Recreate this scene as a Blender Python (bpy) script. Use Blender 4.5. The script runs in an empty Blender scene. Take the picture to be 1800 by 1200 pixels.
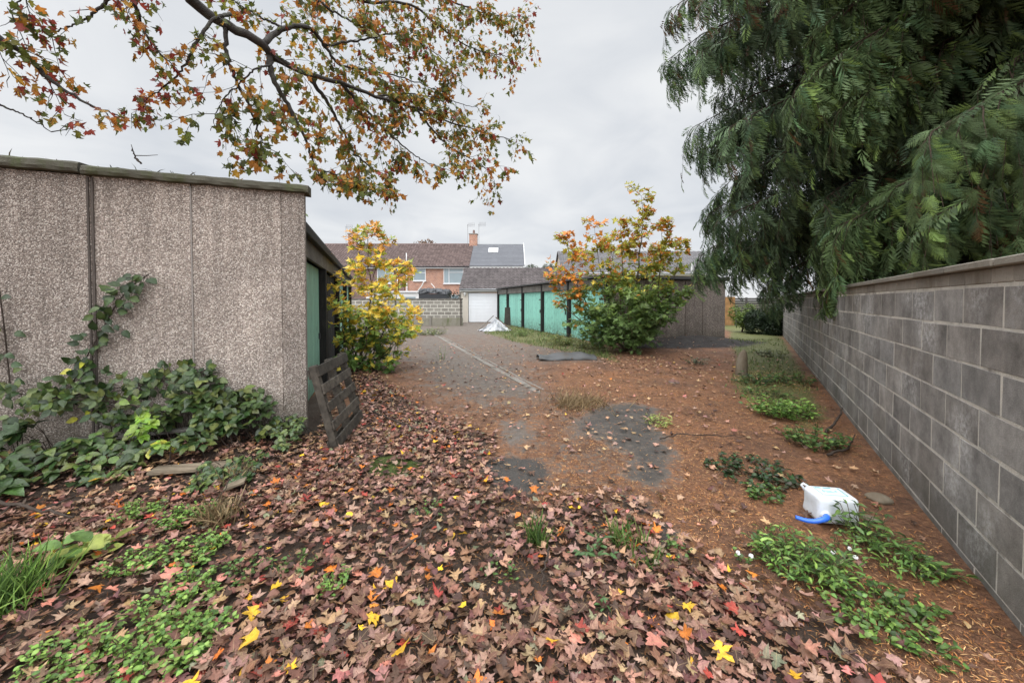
import bpy, bmesh, math, random
import numpy as np
from mathutils import Vector, Matrix

R = math.radians
random.seed(7)
rng = np.random.default_rng(11)
C = bpy.context.scene.collection

# ------------------------------------------------------------------ camera
F, PX, PY, CH, PITCH = 680.0, 900.0, 545.0, 1.54, R(1.3)
cp, sp = math.cos(PITCH), math.sin(PITCH)

def ray(x, y):
    u, v = (x - PX) / F, (PY - y) / F
    return np.array([u, cp + sp * v, -sp + cp * v])

def gp(x, y, z=0.0):
    """world point at height z seen at photo position x, y (used while laying out the place)"""
    d = ray(x, y)
    return np.array([0, 0, CH]) + d * ((z - CH) / d[2])

def dp(x, y, Y):
    d = ray(x, y)
    return np.array([0, 0, CH]) + d * (Y / d[1])

def pp(x, y, P, n):
    d = ray(x, y); o = np.array([0, 0, CH])
    t = np.dot(np.asarray(P) - o, n) / np.dot(d, n)
    return o + d * t

# ------------------------------------------------------------------ objects
def tag(o, label=None, cat=None, group=None, kind=None):
    if label: o['label'] = label
    if cat: o['category'] = cat
    if group: o['group'] = group
    if kind: o['kind'] = kind
    return o

def empty(name, loc, label, cat, group=None):
    o = bpy.data.objects.new(name, None)
    o.location = Vector([float(q) for q in loc]); o.empty_display_size = 0.2
    C.objects.link(o)
    return tag(o, label, cat, group)

def root_loc(p):
    while p is not None and p.parent is not None:
        p = p.parent
    return np.array(p.location) if p is not None else np.zeros(3)

def link(name, me, mat, parent=None):
    o = bpy.data.objects.new(name, me)
    if mat is not None: me.materials.append(mat)
    C.objects.link(o)
    if parent is not None: o.parent = parent
    return o

class MB:
    """collects world-space shapes that become ONE mesh object"""
    def __init__(s): s.v = []; s.f = []; s.c = []
    def add(s, verts, faces, col=(1, 1, 1)):
        b = len(s.v)
        s.v += [tuple(float(q) for q in p) for p in verts]
        s.f += [tuple(b + i for i in f) for f in faces]
        s.c += [tuple(col)] * len(verts)
    def box(s, o, ax, ay, az, col=(1, 1, 1)):
        o, ax, ay, az = [np.asarray(q, float) for q in (o, ax, ay, az)]
        p = [o, o+ax, o+ax+ay, o+ay, o+az, o+ax+az, o+ax+ay+az, o+ay+az]
        fs = [(0,3,2,1),(4,5,6,7),(0,1,5,4),(1,2,6,5),(2,3,7,6),(3,0,4,7)]
        if np.dot(np.cross(ax, ay), az) < 0: fs = [f[::-1] for f in fs]
        s.add(p, fs, col)
    def tube(s, pts, rad, n=6, col=(1, 1, 1), cap=True):
        pts = [np.asarray(p, float) for p in pts]
        if np.isscalar(rad): rad = [rad] * len(pts)
        rings = []; prev = None
        for i, p in enumerate(pts):
            t = pts[min(i+1, len(pts)-1)] - pts[max(i-1, 0)]
            t = t / (np.linalg.norm(t) + 1e-9)
            if prev is None:
                a = np.cross(t, [0, 0, 1.0])
                if np.linalg.norm(a) < 1e-3: a = np.cross(t, [1.0, 0, 0])
            else:
                a = prev - t * np.dot(prev, t)
            a = a / (np.linalg.norm(a) + 1e-9); prev = a
            b = np.cross(t, a)
            rings.append([p + rad[i] * (math.cos(2*math.pi*k/n) * a + math.sin(2*math.pi*k/n) * b) for k in range(n)])
        vs = [q for r in rings for q in r]; fs = []
        for i in range(len(pts) - 1):
            for k in range(n):
                fs.append((i*n+k, i*n+(k+1) % n, (i+1)*n+(k+1) % n, (i+1)*n+k))
        if cap:
            fs.append(tuple(range(n))[::-1]); m = (len(pts)-1)*n
            fs.append(tuple(m+k for k in range(n)))
        s.add(vs, fs, col)
    def build(s, name, mat, parent=None, bevel=0.0, smooth=False, seg=1):
        off = root_loc(parent)
        me = bpy.data.meshes.new(name)
        v = np.array(s.v) - off
        me.from_pydata(v.tolist(), [], s.f)
        ca = me.color_attributes.new('col', 'FLOAT_COLOR', 'POINT')
        ca.data.foreach_set('color', np.hstack([np.array(s.c), np.ones((len(s.c), 1))]).astype(np.float32).ravel())
        if bevel > 0:
            bm = bmesh.new(); bm.from_mesh(me)
            bmesh.ops.bevel(bm, geom=list(bm.edges), offset=bevel, segments=seg, profile=0.6, affect='EDGES', clamp_overlap=True)
            bm.to_mesh(me); bm.free()
        if smooth:
            me.polygons.foreach_set('use_smooth', [True] * len(me.polygons))
        me.update()
        return link(name, me, mat, parent)

def np_obj(name, V, T, col, mat, parent=None, smooth=False):
    """triangle mesh from numpy arrays with a colour per vertex"""
    V = np.asarray(V, np.float32) - root_loc(parent).astype(np.float32)
    T = np.asarray(T, np.int32)
    me = bpy.data.meshes.new(name)
    me.vertices.add(len(V)); me.vertices.foreach_set('co', V.ravel())
    me.loops.add(T.size); me.loops.foreach_set('vertex_index', T.ravel())
    me.polygons.add(len(T))
    me.polygons.foreach_set('loop_start', np.arange(0, T.size, 3, dtype=np.int32))
    me.polygons.foreach_set('loop_total', np.full(len(T), 3, np.int32))
    if smooth: me.polygons.foreach_set('use_smooth', np.ones(len(T), bool))
    me.update(calc_edges=True)
    ca = me.color_attributes.new('col', 'FLOAT_COLOR', 'POINT')
    ca.data.foreach_set('color', np.hstack([np.asarray(col, np.float32), np.ones((len(V), 1), np.float32)]).ravel())
    me.validate()
    return link(name, me, mat, parent)

def unit(a):
    a = np.asarray(a, float)
    return a / (np.linalg.norm(a, axis=-1, keepdims=True) + 1e-9)

def frames(x, up):
    """rotation matrices whose columns are x (forward), y, z (close to up)"""
    x = unit(x); y = unit(np.cross(up, x)); z = np.cross(x, y)
    return np.stack([x, y, z], axis=-1)

class Scatter:
    """many copies of leaf templates gathered into one foliage mesh"""
    def __init__(s): s.V = []; s.T = []; s.c = []; s.n = 0
    def put(s, tpl, pos, rot, scale, cols):
        tv, tt, ts = tpl
        k = len(pos)
        if k == 0: return
        P = np.einsum('kij,nj->kni', rot, tv) * np.asarray(scale).reshape(k, 1, -1) + np.asarray(pos)[:, None, :]
        n = len(tv)
        s.V.append(P.reshape(-1, 3))
        s.T.append((tt[None] + (np.arange(k) * n)[:, None, None] + s.n).reshape(-1, 3))
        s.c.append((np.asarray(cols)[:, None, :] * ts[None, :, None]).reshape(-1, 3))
        s.n += n * k
    def raw(s, V, T, c):
        s.V.append(V); s.T.append(T + s.n); s.c.append(c); s.n += len(V)
    def build(s, name, mat, parent=None):
        return np_obj(name, np.vstack(s.V), np.vstack(s.T), np.vstack(s.c), mat, parent)

# ------------------------------------------------------------------ materials
class NB:
    def __init__(s, name):
        s.m = bpy.data.materials.new(name); s.m.use_nodes = True
        s.t = s.m.node_tree; s.t.nodes.clear(); s.L = s.t.links
        s.tc = s.t.nodes.new('ShaderNodeTexCoord').outputs['Object']
    def nd(s, k): return s.t.nodes.new(k)
    def set(s, inp, v):
        if hasattr(v, 'is_linked') or isinstance(v, bpy.types.NodeSocket): s.L.new(v, inp)
        elif isinstance(v, (tuple, list)): inp.default_value = tuple(v) + ((1,) if len(v) == 3 and len(inp.default_value) == 4 else ())
        else: inp.default_value = v
    def noise(s, scale, detail=4, rough=0.55, vec=None, dist=0.0):
        n = s.nd('ShaderNodeTexNoise'); n.inputs['Scale'].default_value = scale
        n.inputs['Detail'].default_value = detail; n.inputs['Roughness'].default_value = rough
        n.inputs['Distortion'].default_value = dist
        s.L.new(vec or s.tc, n.inputs['Vector']); return n.outputs['Fac']
    def voro(s, scale, out='Distance', feature='F1', vec=None):
        n = s.nd('ShaderNodeTexVoronoi'); n.feature = feature; n.inputs['Scale'].default_value = scale
        s.L.new(vec or s.tc, n.inputs['Vector']); return n.outputs[out]
    def ramp(s, fac, stops):
        n = s.nd('ShaderNodeValToRGB'); s.L.new(fac, n.inputs[0])
        e = n.color_ramp.elements
        while len(e) < len(stops): e.new(0.5)
        for q, (p, c) in zip(e, stops):
            q.position = p; q.color = tuple(c) + (1,) if not np.isscalar(c) else (c, c, c, 1)
        return n.outputs['Color']
    def mix(s, f, a, b, mode='MIX'):
        n = s.nd('ShaderNodeMix'); n.data_type = 'RGBA'; n.blend_type = mode
        s.set(n.inputs[0], f); s.set(n.inputs[6], a); s.set(n.inputs[7], b); return n.outputs[2]
    def math(s, op, a, b=0.0, clamp=False):
        n = s.nd('ShaderNodeMath'); n.operation = op; n.use_clamp = clamp
        s.set(n.inputs[0], a); s.set(n.inputs[1], b); return n.outputs[0]
    def attr(s, name, out='Color'):
        n = s.nd('ShaderNodeAttribute'); n.attribute_name = name; return n.outputs[out]
    def sep(s, c):
        n = s.nd('ShaderNodeSeparateColor'); s.L.new(c, n.inputs[0]); return n.outputs
    def xyz(s, v=None):
        n = s.nd('ShaderNodeSeparateXYZ'); s.L.new(v or s.tc, n.inputs[0]); return n.outputs
    def mapping(s, scale=(1,1,1), rot=(0,0,0), vec=None):
        n = s.nd('ShaderNodeMapping'); n.inputs['Scale'].default_value = scale; n.inputs['Rotation'].default_value = rot
        s.L.new(vec or s.tc, n.inputs['Vector']); return n.outputs[0]
    def bump(s, h, strength=0.4, dist=0.01, normal=None):
        n = s.nd('ShaderNodeBump'); n.inputs['Strength'].default_value = strength; n.inputs['Distance'].default_value = dist
        s.L.new(h, n.inputs['Height'])
        if normal is not None: s.L.new(normal, n.inputs['Normal'])
        return n.outputs[0]
    def out(s, color, rough=0.7, normal=None, spec=0.4, trans=0.0, tcol=None, metal=0.0, transmission=0.0, sss=0.0):
        p = s.nd('ShaderNodeBsdfPrincipled')
        s.set(p.inputs['Base Color'], color); s.set(p.inputs['Roughness'], rough)
        p.inputs['Specular IOR Level'].default_value = spec; p.inputs['Metallic'].default_value = metal
        p.inputs['Transmission Weight'].default_value = transmission
        if sss: p.inputs['Subsurface Weight'].default_value = sss; p.inputs['Subsurface Radius'].default_value = (.05,.05,.06)
        if normal is not None: s.L.new(normal, p.inputs['Normal'])
        o = s.nd('ShaderNodeOutputMaterial'); sh = p.outputs[0]
        if trans > 0:
            t = s.nd('ShaderNodeBsdfTranslucent'); s.set(t.inputs['Color'], tcol if tcol is not None else color)
            m = s.nd('ShaderNodeMixShader'); m.inputs[0].default_value = trans
            s.L.new(sh, m.inputs[1]); s.L.new(t.outputs[0], m.inputs[2]); sh = m.outputs[0]
        s.L.new(sh, o.inputs['Surface']); return s.m

def m_leaf(name, rough=0.45, trans=0.35, spec=0.4, nscale=25, gain=1.0):
    b = NB(name); c = b.attr('col')
    v = b.ramp(b.noise(nscale, 3), [(0.25, 0.62*gain), (0.75, 1.3*gain)])
    c = b.mix(1.0, c, v, 'MULTIPLY')
    return b.out(c, rough, b.bump(b.noise(nscale*3, 2), .25, .01), spec, trans)

def m_solid(name, col, rough=0.6, var=0.25, scale=6, bump=0.1, bscale=60, spec=0.4, metal=0.0, stain=None, stain_amt=0.5, use_attr=False):
    b = NB(name)
    n = b.noise(scale, 6, 0.65)
    c = b.mix(n, tuple(q*(1-var) for q in col), tuple(min(1, q*(1+var)) for q in col))
    if use_attr: c = b.mix(1.0, c, b.attr('col'), 'MULTIPLY')
    if stain is not None:
        s = b.ramp(b.noise(scale*0.6, 8, 0.7, b.mapping((1, 1, .35))), [(0.5, 0.0), (0.68, stain_amt)])
        c = b.mix(s, c, stain)
    return b.out(c, rough, b.bump(b.noise(bscale, 5, .6), bump, .01), spec, metal=metal)

def m_wood(name, a, c2, grain=(40, 40, 3), rough=0.75, bump=.4, use_attr=True):
    b = NB(name)
    g = b.noise(1.0, 6, .65, b.mapping(grain), .4)
    c = b.ramp(g, [(0.3, a), (0.7, c2)])
    c = b.mix(b.ramp(b.noise(3, 5), [(0.4, .65), (0.65, 1.0)]), (0, 0, 0), c)
    if use_attr: c = b.mix(1.0, c, b.attr('col'), 'MULTIPLY')
    return b.out(c, rough, b.bump(g, bump, .008), .3)

# pebbledash (exposed aggregate concrete panel)
def m_pebble(name, tone=1.0, scale=95, con=1.0):
    b = NB(name)
    cell = b.voro(scale, 'Color')
    h = b.sep(cell)[0]
    wv = b.mapping((1, 1, 1.7))
    cellc = b.ramp(h, [(0.0, tuple(q*tone for q in (.19,.155,.135))), (0.35, tuple(q*tone for q in (.26,.215,.185))),
                       (0.7, tuple(q*tone for q in (.38,.325,.285))), (1.0, tuple(q*tone for q in (.56,.505,.455)))])
    d = b.voro(scale, 'Distance')
    c = b.mix(b.ramp(d, [(0.45, 0.0), (0.75, .75)]), cellc, tuple(q*tone for q in (.11,.094,.082)))
    big = b.ramp(b.noise(1.3, 6, .6), [(0.3, .74), (0.7, 1.12)])
    c = b.mix(1.0, c, big, 'MULTIPLY')
    streak = b.ramp(b.noise(1.0, 6, .6, b.mapping((9, 9, .5))), [(0.40, .87), (0.62, 1.04)])
    c = b.mix(1.0, c, streak, 'MULTIPLY')
    z = b.xyz()[2]
    top = b.math('MULTIPLY', b.ramp(b.math('MULTIPLY', z, .3333), [(.62, 0.0), (.93, 1.0)]), b.ramp(b.noise(1.0, 5, .6, b.mapping((14, 14, .7))), [(.42, 0.0), (.66, .42)]))
    c = b.mix(top, c, (.085,.075,.062))
    c = b.mix(b.math('MULTIPLY', b.ramp(z, [(0.0, 1.0), (.55, 0.0)]), b.ramp(b.noise(4, 5), [(.3, .2), (.7, .75)])), c, (.07,.072,.04))
    c = b.mix(1.0, c, b.attr('col'), 'MULTIPLY')
    return b.out(c, .85, b.bump(b.math('SUBTRACT', 1.0, d), .8, .012), .25)

M = {}
M['pebble'] = m_pebble('pebbledash_panel', 1.42, 90)
M['pebble_far'] = m_pebble('pebbledash_far', 1.1, 60)
M['coping'] = m_solid('mossy_concrete', (.095,.09,.07), .9, .4, 8, .5, 70, .2, stain=(.07,.085,.03), stain_amt=.8)
M['seam'] = m_solid('joint_strip', (.26,.235,.215), .9, .35, 20, .2, 90, .2)
M['dark_seam'] = m_solid('dark_joint', (.10,.085,.075), .9, .35, 20, .2, 90, .2)
M['black_wood'] = m_wood('black_painted_timber', (.008,.008,.008), (.035,.033,.031), (30,30,3), .8, .5)
M['grey_wood'] = m_wood('weathered_grey_timber', (.10,.095,.085), (.23,.215,.195), (25,25,25), .85, .4)
M['pallet'] = m_wood('dark_weathered_pallet_wood', (.022,.018,.014), (.115,.098,.078), (14,14,14), .7, .6)
M['brown_wood'] = m_wood('brown_fence_wood', (.25,.13,.05), (.42,.24,.10), (20,20,2), .8, .3)
M['brown_dark'] = m_wood('brown_stained_board', (.06,.04,.028), (.16,.11,.075), (6,20,20), .8, .3)
M['plank'] = m_wood('pale_plank_wood', (.13,.10,.07), (.33,.27,.19), (3,20,20), .8, .3)
M['roofing'] = m_solid('felt_roof', (.07,.07,.07), .9, .3, 5, .3, 60, .2)
def m_door(name, a, dark):
    b = NB(name)
    g = b.noise(1.0, 6, .6, b.mapping((26, 26, 1.6)))
    c = b.ramp(g, [(.3, tuple(q*.80 for q in a)), (.7, a)])
    w = b.ramp(b.noise(5, 8, .7, b.mapping((2.5, 2.5, .9))), [(.54, 0.0), (.70, .9)])
    c = b.mix(w, c, dark)
    z = b.xyz()[2]
    low = b.math('MULTIPLY', b.ramp(z, [(0.0, 1.0), (.7, 0.0)]), b.ramp(b.noise(9, 6), [(.35, 0.0), (.6, .8)]))
    c = b.mix(low, c, (.08,.10,.07))
    c = b.mix(1.0, c, b.attr('col'), 'MULTIPLY')
    return b.out(c, .6, b.bump(g, .15, .004), .35)
M['door_old'] = m_door('seafoam_paint', (.26,.50,.39), (.10,.18,.14))
M['door_green'] = m_door('turquoise_paint', (.30,.66,.55), (.05,.16,.15))
M['white'] = m_solid('white_paint', (.60,.60,.59), .5, .08, 3, .05, 30)
M['upvc'] = m_solid('white_upvc', (.62,.62,.63), .35, .05, 3, .02, 30)
M['cream'] = m_solid('cream_render', (.56,.51,.44), .85, .12, 3, .3, 70, .2)
M['rdoor'] = m_solid('roller_door_white', (.74,.76,.79), .45, .06, 2, .03, 30, stain=(.5,.5,.48), stain_amt=.25)
M['glass'] = m_solid('window_glass', (.17,.22,.24), .08, .3, .8, .0, 10, .8)
M['sky_pane'] = m_solid('skylight_glass', (.42,.46,.50), .2, .2, .8, .0, 10, .6)
M['pane_dark'] = m_solid('window_glass_dark', (.10,.12,.13), .1, .3, .8, .0, 10, .8)
M['metal_grey'] = m_solid('galvanised_metal', (.35,.36,.37), .45, .15, 5, .05, 40, .5, .6)
M['aerial'] = m_solid('aerial_metal', (.25,.25,.26), .5, .1, 5, .0, 40, .5, .4)
M['lampshell'] = m_solid('lantern_white', (.6,.6,.58), .4, .1)
M['black_plastic'] = m_solid('black_tarpaulin', (.022,.024,.028), .38, .4, 4, .5, 9, .5)
M['render_base'] = m_solid('mossy_render', (.21,.195,.16), .9, .3, 4, .4, 40, .2, stain=(.10,.11,.05), stain_amt=.8)
M['mortar'] = m_solid('pale_mortar', (.52,.485,.43), .92, .35, 7, .8, 110, .2, stain=(.17,.155,.14), stain_amt=.85)
M['stone'] = m_solid('grey_brown_stone', (.155,.122,.084), .75, .4, 7, .5, 45, .3, stain=(.24,.22,.17), stain_amt=.5)
M['concrete'] = m_solid('old_concrete', (.20,.185,.165), .9, .3, 6, .5, 60, .2, stain=(.12,.10,.07), stain_amt=.85)
M['sheet'] = m_solid('grey_roofing_sheet', (.070,.072,.073), .5, .3, 4, .3, 40, .4, stain=(.07,.055,.04), stain_amt=.7)
M['bag'] = m_solid('white_plastic_bag', (.56,.57,.60), .35, .15, 6, .8, 9, .5, stain=(.22,.23,.27), stain_amt=.8)
M['soil'] = m_solid('dark_soil', (.028,.024,.021), .95, .5, 30, .9, 60, .2)
M['bark_dark'] = m_solid('dark_wet_bark', (.035,.030,.027), .8, .5, 14, .9, 40, .3, stain=(.09,.095,.07), stain_amt=.5)
M['bark_brown'] = m_solid('brown_bark', (.055,.038,.028), .9, .5, 10, .9, 30, .2)
M['stem_green'] = m_solid('green_brown_stem', (.08,.065,.035), .8, .4, 14, .4, 40, .3)
M['twig'] = m_solid('dry_twig', (.055,.042,.034), .85, .5, 20, .5, 60, .2)
M['blue'] = m_solid('blue_plastic', (.035,.16,.72), .32, .12, 4, .02, 30, .5)
b = NB('translucent_white_plastic')
M['can'] = b.out(b.mix(b.ramp(b.noise(14, 7, .7), [(.50, 0.0), (.72, .45)]), (.70,.74,.78), (.42,.40,.36)), .36, b.bump(b.noise(25, 4), .08, .01), .45, sss=.4)
M['label'] = m_solid('pale_blue_label', (.62,.76,.80), .45, .06, 5, .0, 30)
M['teal'] = m_solid('teal_print', (.10,.33,.36), .5, .1)
M['pot'] = m_solid('dark_plant_pot', (.03,.03,.035), .5, .3)
M['leaf'] = m_leaf('maple_canopy_leaf', .5, .5, gain=1.45)
M['sapling'] = m_leaf('sapling_leaf', .42, .42, gain=1.25)
M['needle'] = m_leaf('conifer_foliage', .55, .22, .3, 9)
M['weed'] = m_leaf('weed_leaf', .42, .30, .45, 30)
M['ivy'] = m_leaf('creeper_leaf', .34, .22, .5, 35)
M['grass'] = m_leaf('grass_blade', .5, .35, .3, 12)
M['litter'] = m_leaf('fallen_leaf', .48, .12, .28, 60, 1.1)
M['debris'] = m_leaf('conifer_litter', .7, .0, .25, 40, 1.2)
M['flower'] = m_solid('white_petal', (.85,.85,.82), .5, .05)

# brick in wall coordinates (x, z) for walls that face along y
def m_brick(name, c1, c2, mortar, scale=1.0, bw=.225, bh=.075, ms=.010, offs=.5, var=1.0):
    b = NB(name)
    s = b.xyz(); cmb = b.nd('ShaderNodeCombineXYZ'); b.L.new(s[0], cmb.inputs[0]); b.L.new(s[2], cmb.inputs[1])
    n = b.nd('ShaderNodeTexBrick'); b.L.new(cmb.outputs[0], n.inputs['Vector'])
    n.inputs['Scale'].default_value = scale; n.inputs['Brick Width'].default_value = bw; n.inputs['Row Height'].default_value = bh
    n.inputs['Mortar Size'].default_value = ms; n.inputs['Color1'].default_value = c1 + (1,); n.inputs['Color2'].default_value = c2 + (1,)
    n.inputs['Mortar'].default_value = mortar + (1,); n.inputs['Bias'].default_value = 0.0
    c = b.mix(1.0, n.outputs['Color'], b.ramp(b.noise(2.2, 7, .7), [(.3, .72), (.7, 1.2)]), 'MULTIPLY')
    return b.out(c, .88, b.bump(n.outputs['Fac'], -.3, .01), .2)
M['brick'] = m_brick('red_brick', (.40,.175,.105), (.27,.105,.07), (.46,.40,.34))
M['brick_dark'] = m_brick('purple_brick', (.19,.10,.085), (.14,.075,.07), (.24,.21,.19))
M['far_block'] = m_brick('far_grey_block', (.19,.175,.155), (.25,.235,.205), (.46,.44,.39), 1.0, .45, .225, .026)

def m_tile(name, a, b2):
    b = NB(name)
    c = b.mix(b.noise(1.1, 7, .7), a, b2)
    c = b.mix(1.0, c, b.attr('col'), 'MULTIPLY')
    return b.out(c, .85, b.bump(b.noise(30, 4), .2, .01), .2)
M['tile_brown'] = m_tile('brown_roof_tile', (.115,.085,.080), (.175,.130,.120))
M['tile_grey'] = m_tile('grey_roof_tile', (.135,.14,.155), (.175,.18,.195))
M['tile_garage'] = m_tile('dark_pantile', (.085,.074,.074), (.165,.145,.143))
M['tile_far'] = m_tile('far_grey_tile', (.13,.125,.13), (.19,.185,.19))

# blockwork of the right wall
def m_block():
    b = NB('grey_concrete_block')
    c = b.mix(b.ramp(b.noise(4, 8, .75), [(.3, 0.0), (.7, 1.0)]), (.145,.136,.128), (.38,.358,.334))
    c = b.mix(1.0, c, b.ramp(b.noise(1.0, 5, .6, b.mapping((5, 5, .8))), [(.35, .86), (.65, 1.10)]), 'MULTIPLY')
    c = b.mix(1.0, c, b.attr('col'), 'MULTIPLY')
    sp_ = b.ramp(b.voro(260, 'Distance'), [(.15, 1.3), (.5, .85)])
    c = b.mix(1.0, c, sp_, 'MULTIPLY')
    eff = b.math('MULTIPLY', b.ramp(b.noise(2.1, 2, .5), [(.50, 0.0), (.68, 1.0)]), b.ramp(b.noise(26, 8, .8), [(.44, 0.0), (.66, .9)]))
    c = b.mix(eff, c, (.55,.54,.53))
    z = b.xyz()[2]
    damp = b.math('MULTIPLY', b.ramp(z, [(0.0, 1.0), (.5, 0.0)]), b.ramp(b.noise(3, 6), [(.3, .2), (.7, .8)]))
    c = b.mix(damp, c, (.085,.08,.06))
    return b.out(c, .9, b.bump(b.noise(130, 6, .7), .55, .006), .2)
M['block'] = m_block()
M['cap_block'] = m_solid('weathered_cap_course', (.29,.268,.238), .9, .3, 5, .5, 70, .2, stain=(.15,.12,.09), stain_amt=.8, use_attr=True)

# ------------------------------------------------------------------ ground
def sm(a, b, x):
    t = np.clip((x - a) / (b - a), 0, 1); return t * t * (3 - 2 * t)

def pip(P, poly):
    x, y = P[:, 0], P[:, 1]; ins = np.zeros(len(P), bool); n = len(poly); D = np.full(len(P), 1e9)
    for i in range(n):
        x1, y1 = poly[i]; x2, y2 = poly[(i+1) % n]
        c = ((y1 > y) != (y2 > y)) & (x < (x2-x1) * (y-y1) / ((y2-y1) if y2 != y1 else 1e-9) + x1)
        ins ^= c
        ex, ey = x2-x1, y2-y1; L = ex*ex + ey*ey + 1e-12
        t = np.clip(((x-x1)*ex + (y-y1)*ey) / L, 0, 1)
        D = np.minimum(D, np.hypot(x - x1 - t*ex, y - y1 - t*ey))
    return np.where(ins, D, -D)       # signed distance, + inside

def poly(*pts): return [tuple(gp(a, b)[:2]) for a, b in pts]
def mask(P, pl, w): return sm(-w, w, pip(P, pl))

def vnoise(x, y, s, seed=0):
    r = np.random.default_rng(seed); out = np.zeros_like(x)
    for k in range(7):
        a = r.uniform(0, 6.28); f = s * r.uniform(.6, 1.7); p = r.uniform(0, 6.28)
        out += np.sin((x*math.cos(a) + y*math.sin(a)) * f + p + 1.3*np.sin((y*math.cos(a) - x*math.sin(a)) * f * .7 + p * 2))
    return out / 7

PL = {
 'track': poly((870,690),(1015,690),(1110,702),(1180,745),(1195,800),(1160,870),(1050,885),(950,890),(840,835),(855,760)),
 'leafy': poly((645,668),(705,690),(745,720),(800,742),(868,772),(850,800),(845,830),(880,870),(930,890),(985,872),(1085,872),(1130,900),(1160,960),(1230,985),(1290,1010),(1370,1050),(1480,1100),(1560,1200),(1700,1350),(-500,1350),(-500,1000),(-60,900),(260,880),(430,850),(545,800),(600,790),(636,730)),
 'lane': poly((715,600),(742,580),(870,580),(905,600),(960,640),(1010,700),(960,735),(880,740),(780,720),(720,690),(690,650)),
 'lane_grey': poly((722,602),(745,586),(768,588),(870,642),(962,690),(935,700),(860,700),(775,680),(735,640)),
 'grey1': poly((1005,742),(1050,715),(1105,708),(1165,718),(1150,742),(1172,770),(1188,800),(1185,838),(1150,862),(1095,838),(1105,800),(1060,775),(1020,765)),
 'grey2': poly((832,815),(880,803),(945,808),(965,830),(955,862),(905,882),(865,862)),
 'grey3': poly((1150,915),(1175,920),(1188,940),(1168,955),(1148,945)),
 'grey4': poly((1085,868),(1125,872),(1150,895),(1120,905),(1095,890)),
 'grey5': poly((880,745),(925,740),(935,765),(905,790),(885,775)),
 'grey6': poly((900,1010),(1080,985),(1130,1030),(1060,1075),(940,1085),(880,1050)),
 'bed': poly((-300,700),(545,700),(560,690),(640,700),(690,700),(650,640),(560,640),(600,800),(430,900),(-300,1000)),
 'moss': poly((640,812),(690,800),(740,815),(735,832),(690,842),(650,835)),
 'grass': poly((1284,572),(1330,566),(1366,578),(1400,635),(1450,730),(1425,755),(1370,720),(1310,700),(1285,665),(1300,640),(1282,600)),
 'verge': poly((850,585),(900,572),(990,590),(1075,612),(1090,640),(1030,625),(960,612),(900,600)),
 'heap': poly((1140,612),(1170,594),(1280,597),(1305,612),(1270,628),(1190,630)),
}
K = np.array([3.25, 13.5]); KD = np.array([-.295, .9555]); KP = np.array([.9555, .295])   # right garage row
CO = gp(540, 763)[:2]; LD = unit(np.array([-.339, .941])); LP = np.array([-LD[1], LD[0]])    # left garage row
def heap_h(x, y):
    P = np.stack([x, y], -1)
    c = K + KP * 3.0 - KD * .75
    d = P - c
    a, b = d @ KP / 2.5, d @ KD / 1.1
    return .34 * np.exp(-(a*a + b*b) * 1.4) * (1 + .25 * vnoise(x, y, 5, 3))
def gz(x, y):
    x = np.asarray(x, float); y = np.asarray(y, float)
    h = .018 * vnoise(x, y, 1.1, 1) + .008 * vnoise(x, y, 4.2, 2)
    near = np.exp(-((x)**2 + (y-8)**2) / 600.0)
    h = h * near
    s = (np.stack([x, y], -1) - CO) @ LP; d = -((np.stack([x, y], -1) - CO) @ LD)
    h = h + .10 * sm(0.1, .8, s) * sm(-.1, .1, d) * (1 - sm(.3, 1.3, d))
    return h + heap_h(x, y)

def axis(lo, hi, step, far):
    a = list(np.arange(lo, hi, step)); s = step; v = a[-1]
    up = []
    while v < far: s *= 1.35; v += s; up.append(v)
    s = step; v = lo; dn = []
    while v > -far: s *= 1.35; v -= s; dn.append(v)
    return np.array(dn[::-1] + a + up)
gx, gy = axis(-6.5, 9.5, .055, 420), axis(1.0, 20.0, .055, 420)
X, Y = np.meshgrid(gx, gy); xs, ys = X.ravel(), Y.ravel()
P2 = np.stack([xs, ys], -1); zs = gz(xs, ys)
nx, ny = len(gx), len(gy)
ii = (np.arange(ny-1)[:, None] * nx + np.arange(nx-1)[None]).ravel()
quads = np.stack([ii, ii+1, ii+nx+1, ii+nx], -1)
me = bpy.data.meshes.new('ground')
me.vertices.add(len(xs)); me.vertices.foreach_set('co', np.stack([xs, ys, zs], -1).astype(np.float32).ravel())
me.loops.add(quads.size); me.loops.foreach_set('vertex_index', quads.astype(np.int32).ravel())
me.polygons.add(len(quads)); me.polygons.foreach_set('loop_start', np.arange(0, quads.size, 4, dtype=np.int32))
me.polygons.foreach_set('loop_total', np.full(len(quads), 4, np.int32)); me.polygons.foreach_set('use_smooth', np.ones(len(quads), bool))
me.update(calc_edges=True)
m_leafy = np.maximum(mask(P2, PL['leafy'], .5), mask(P2, PL['bed'], .3))
m_lane = np.maximum(mask(P2, PL['lane'], 1.0) * .60, mask(P2, PL['lane_grey'], .6) * .80)
m_lane = np.maximum(m_lane, .62 * sm(7.5, 10.5, ys - .25*np.maximum(xs, 0)) * sm(-7.5, -5.5, xs + .3*(ys-10)) * (1 - sm(2.0, 4.5, xs)))
m_lane = np.maximum(m_lane, .44 * mask(P2, PL['track'], .45))
m_lane = np.maximum(m_lane, .85 * sm(15.5, 19, ys) * (1 - sm(-.5, 1.5, xs + (ys-20)*.3)) * (1 - sm(40, 60, ys)))
m_grey = np.maximum.reduce([mask(P2, PL[k], .30) for k in ('grey1', 'grey2', 'grey3', 'grey4', 'grey5')])
m_grey = np.maximum(m_grey, .5 * mask(P2, PL['grey6'], .25))
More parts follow.
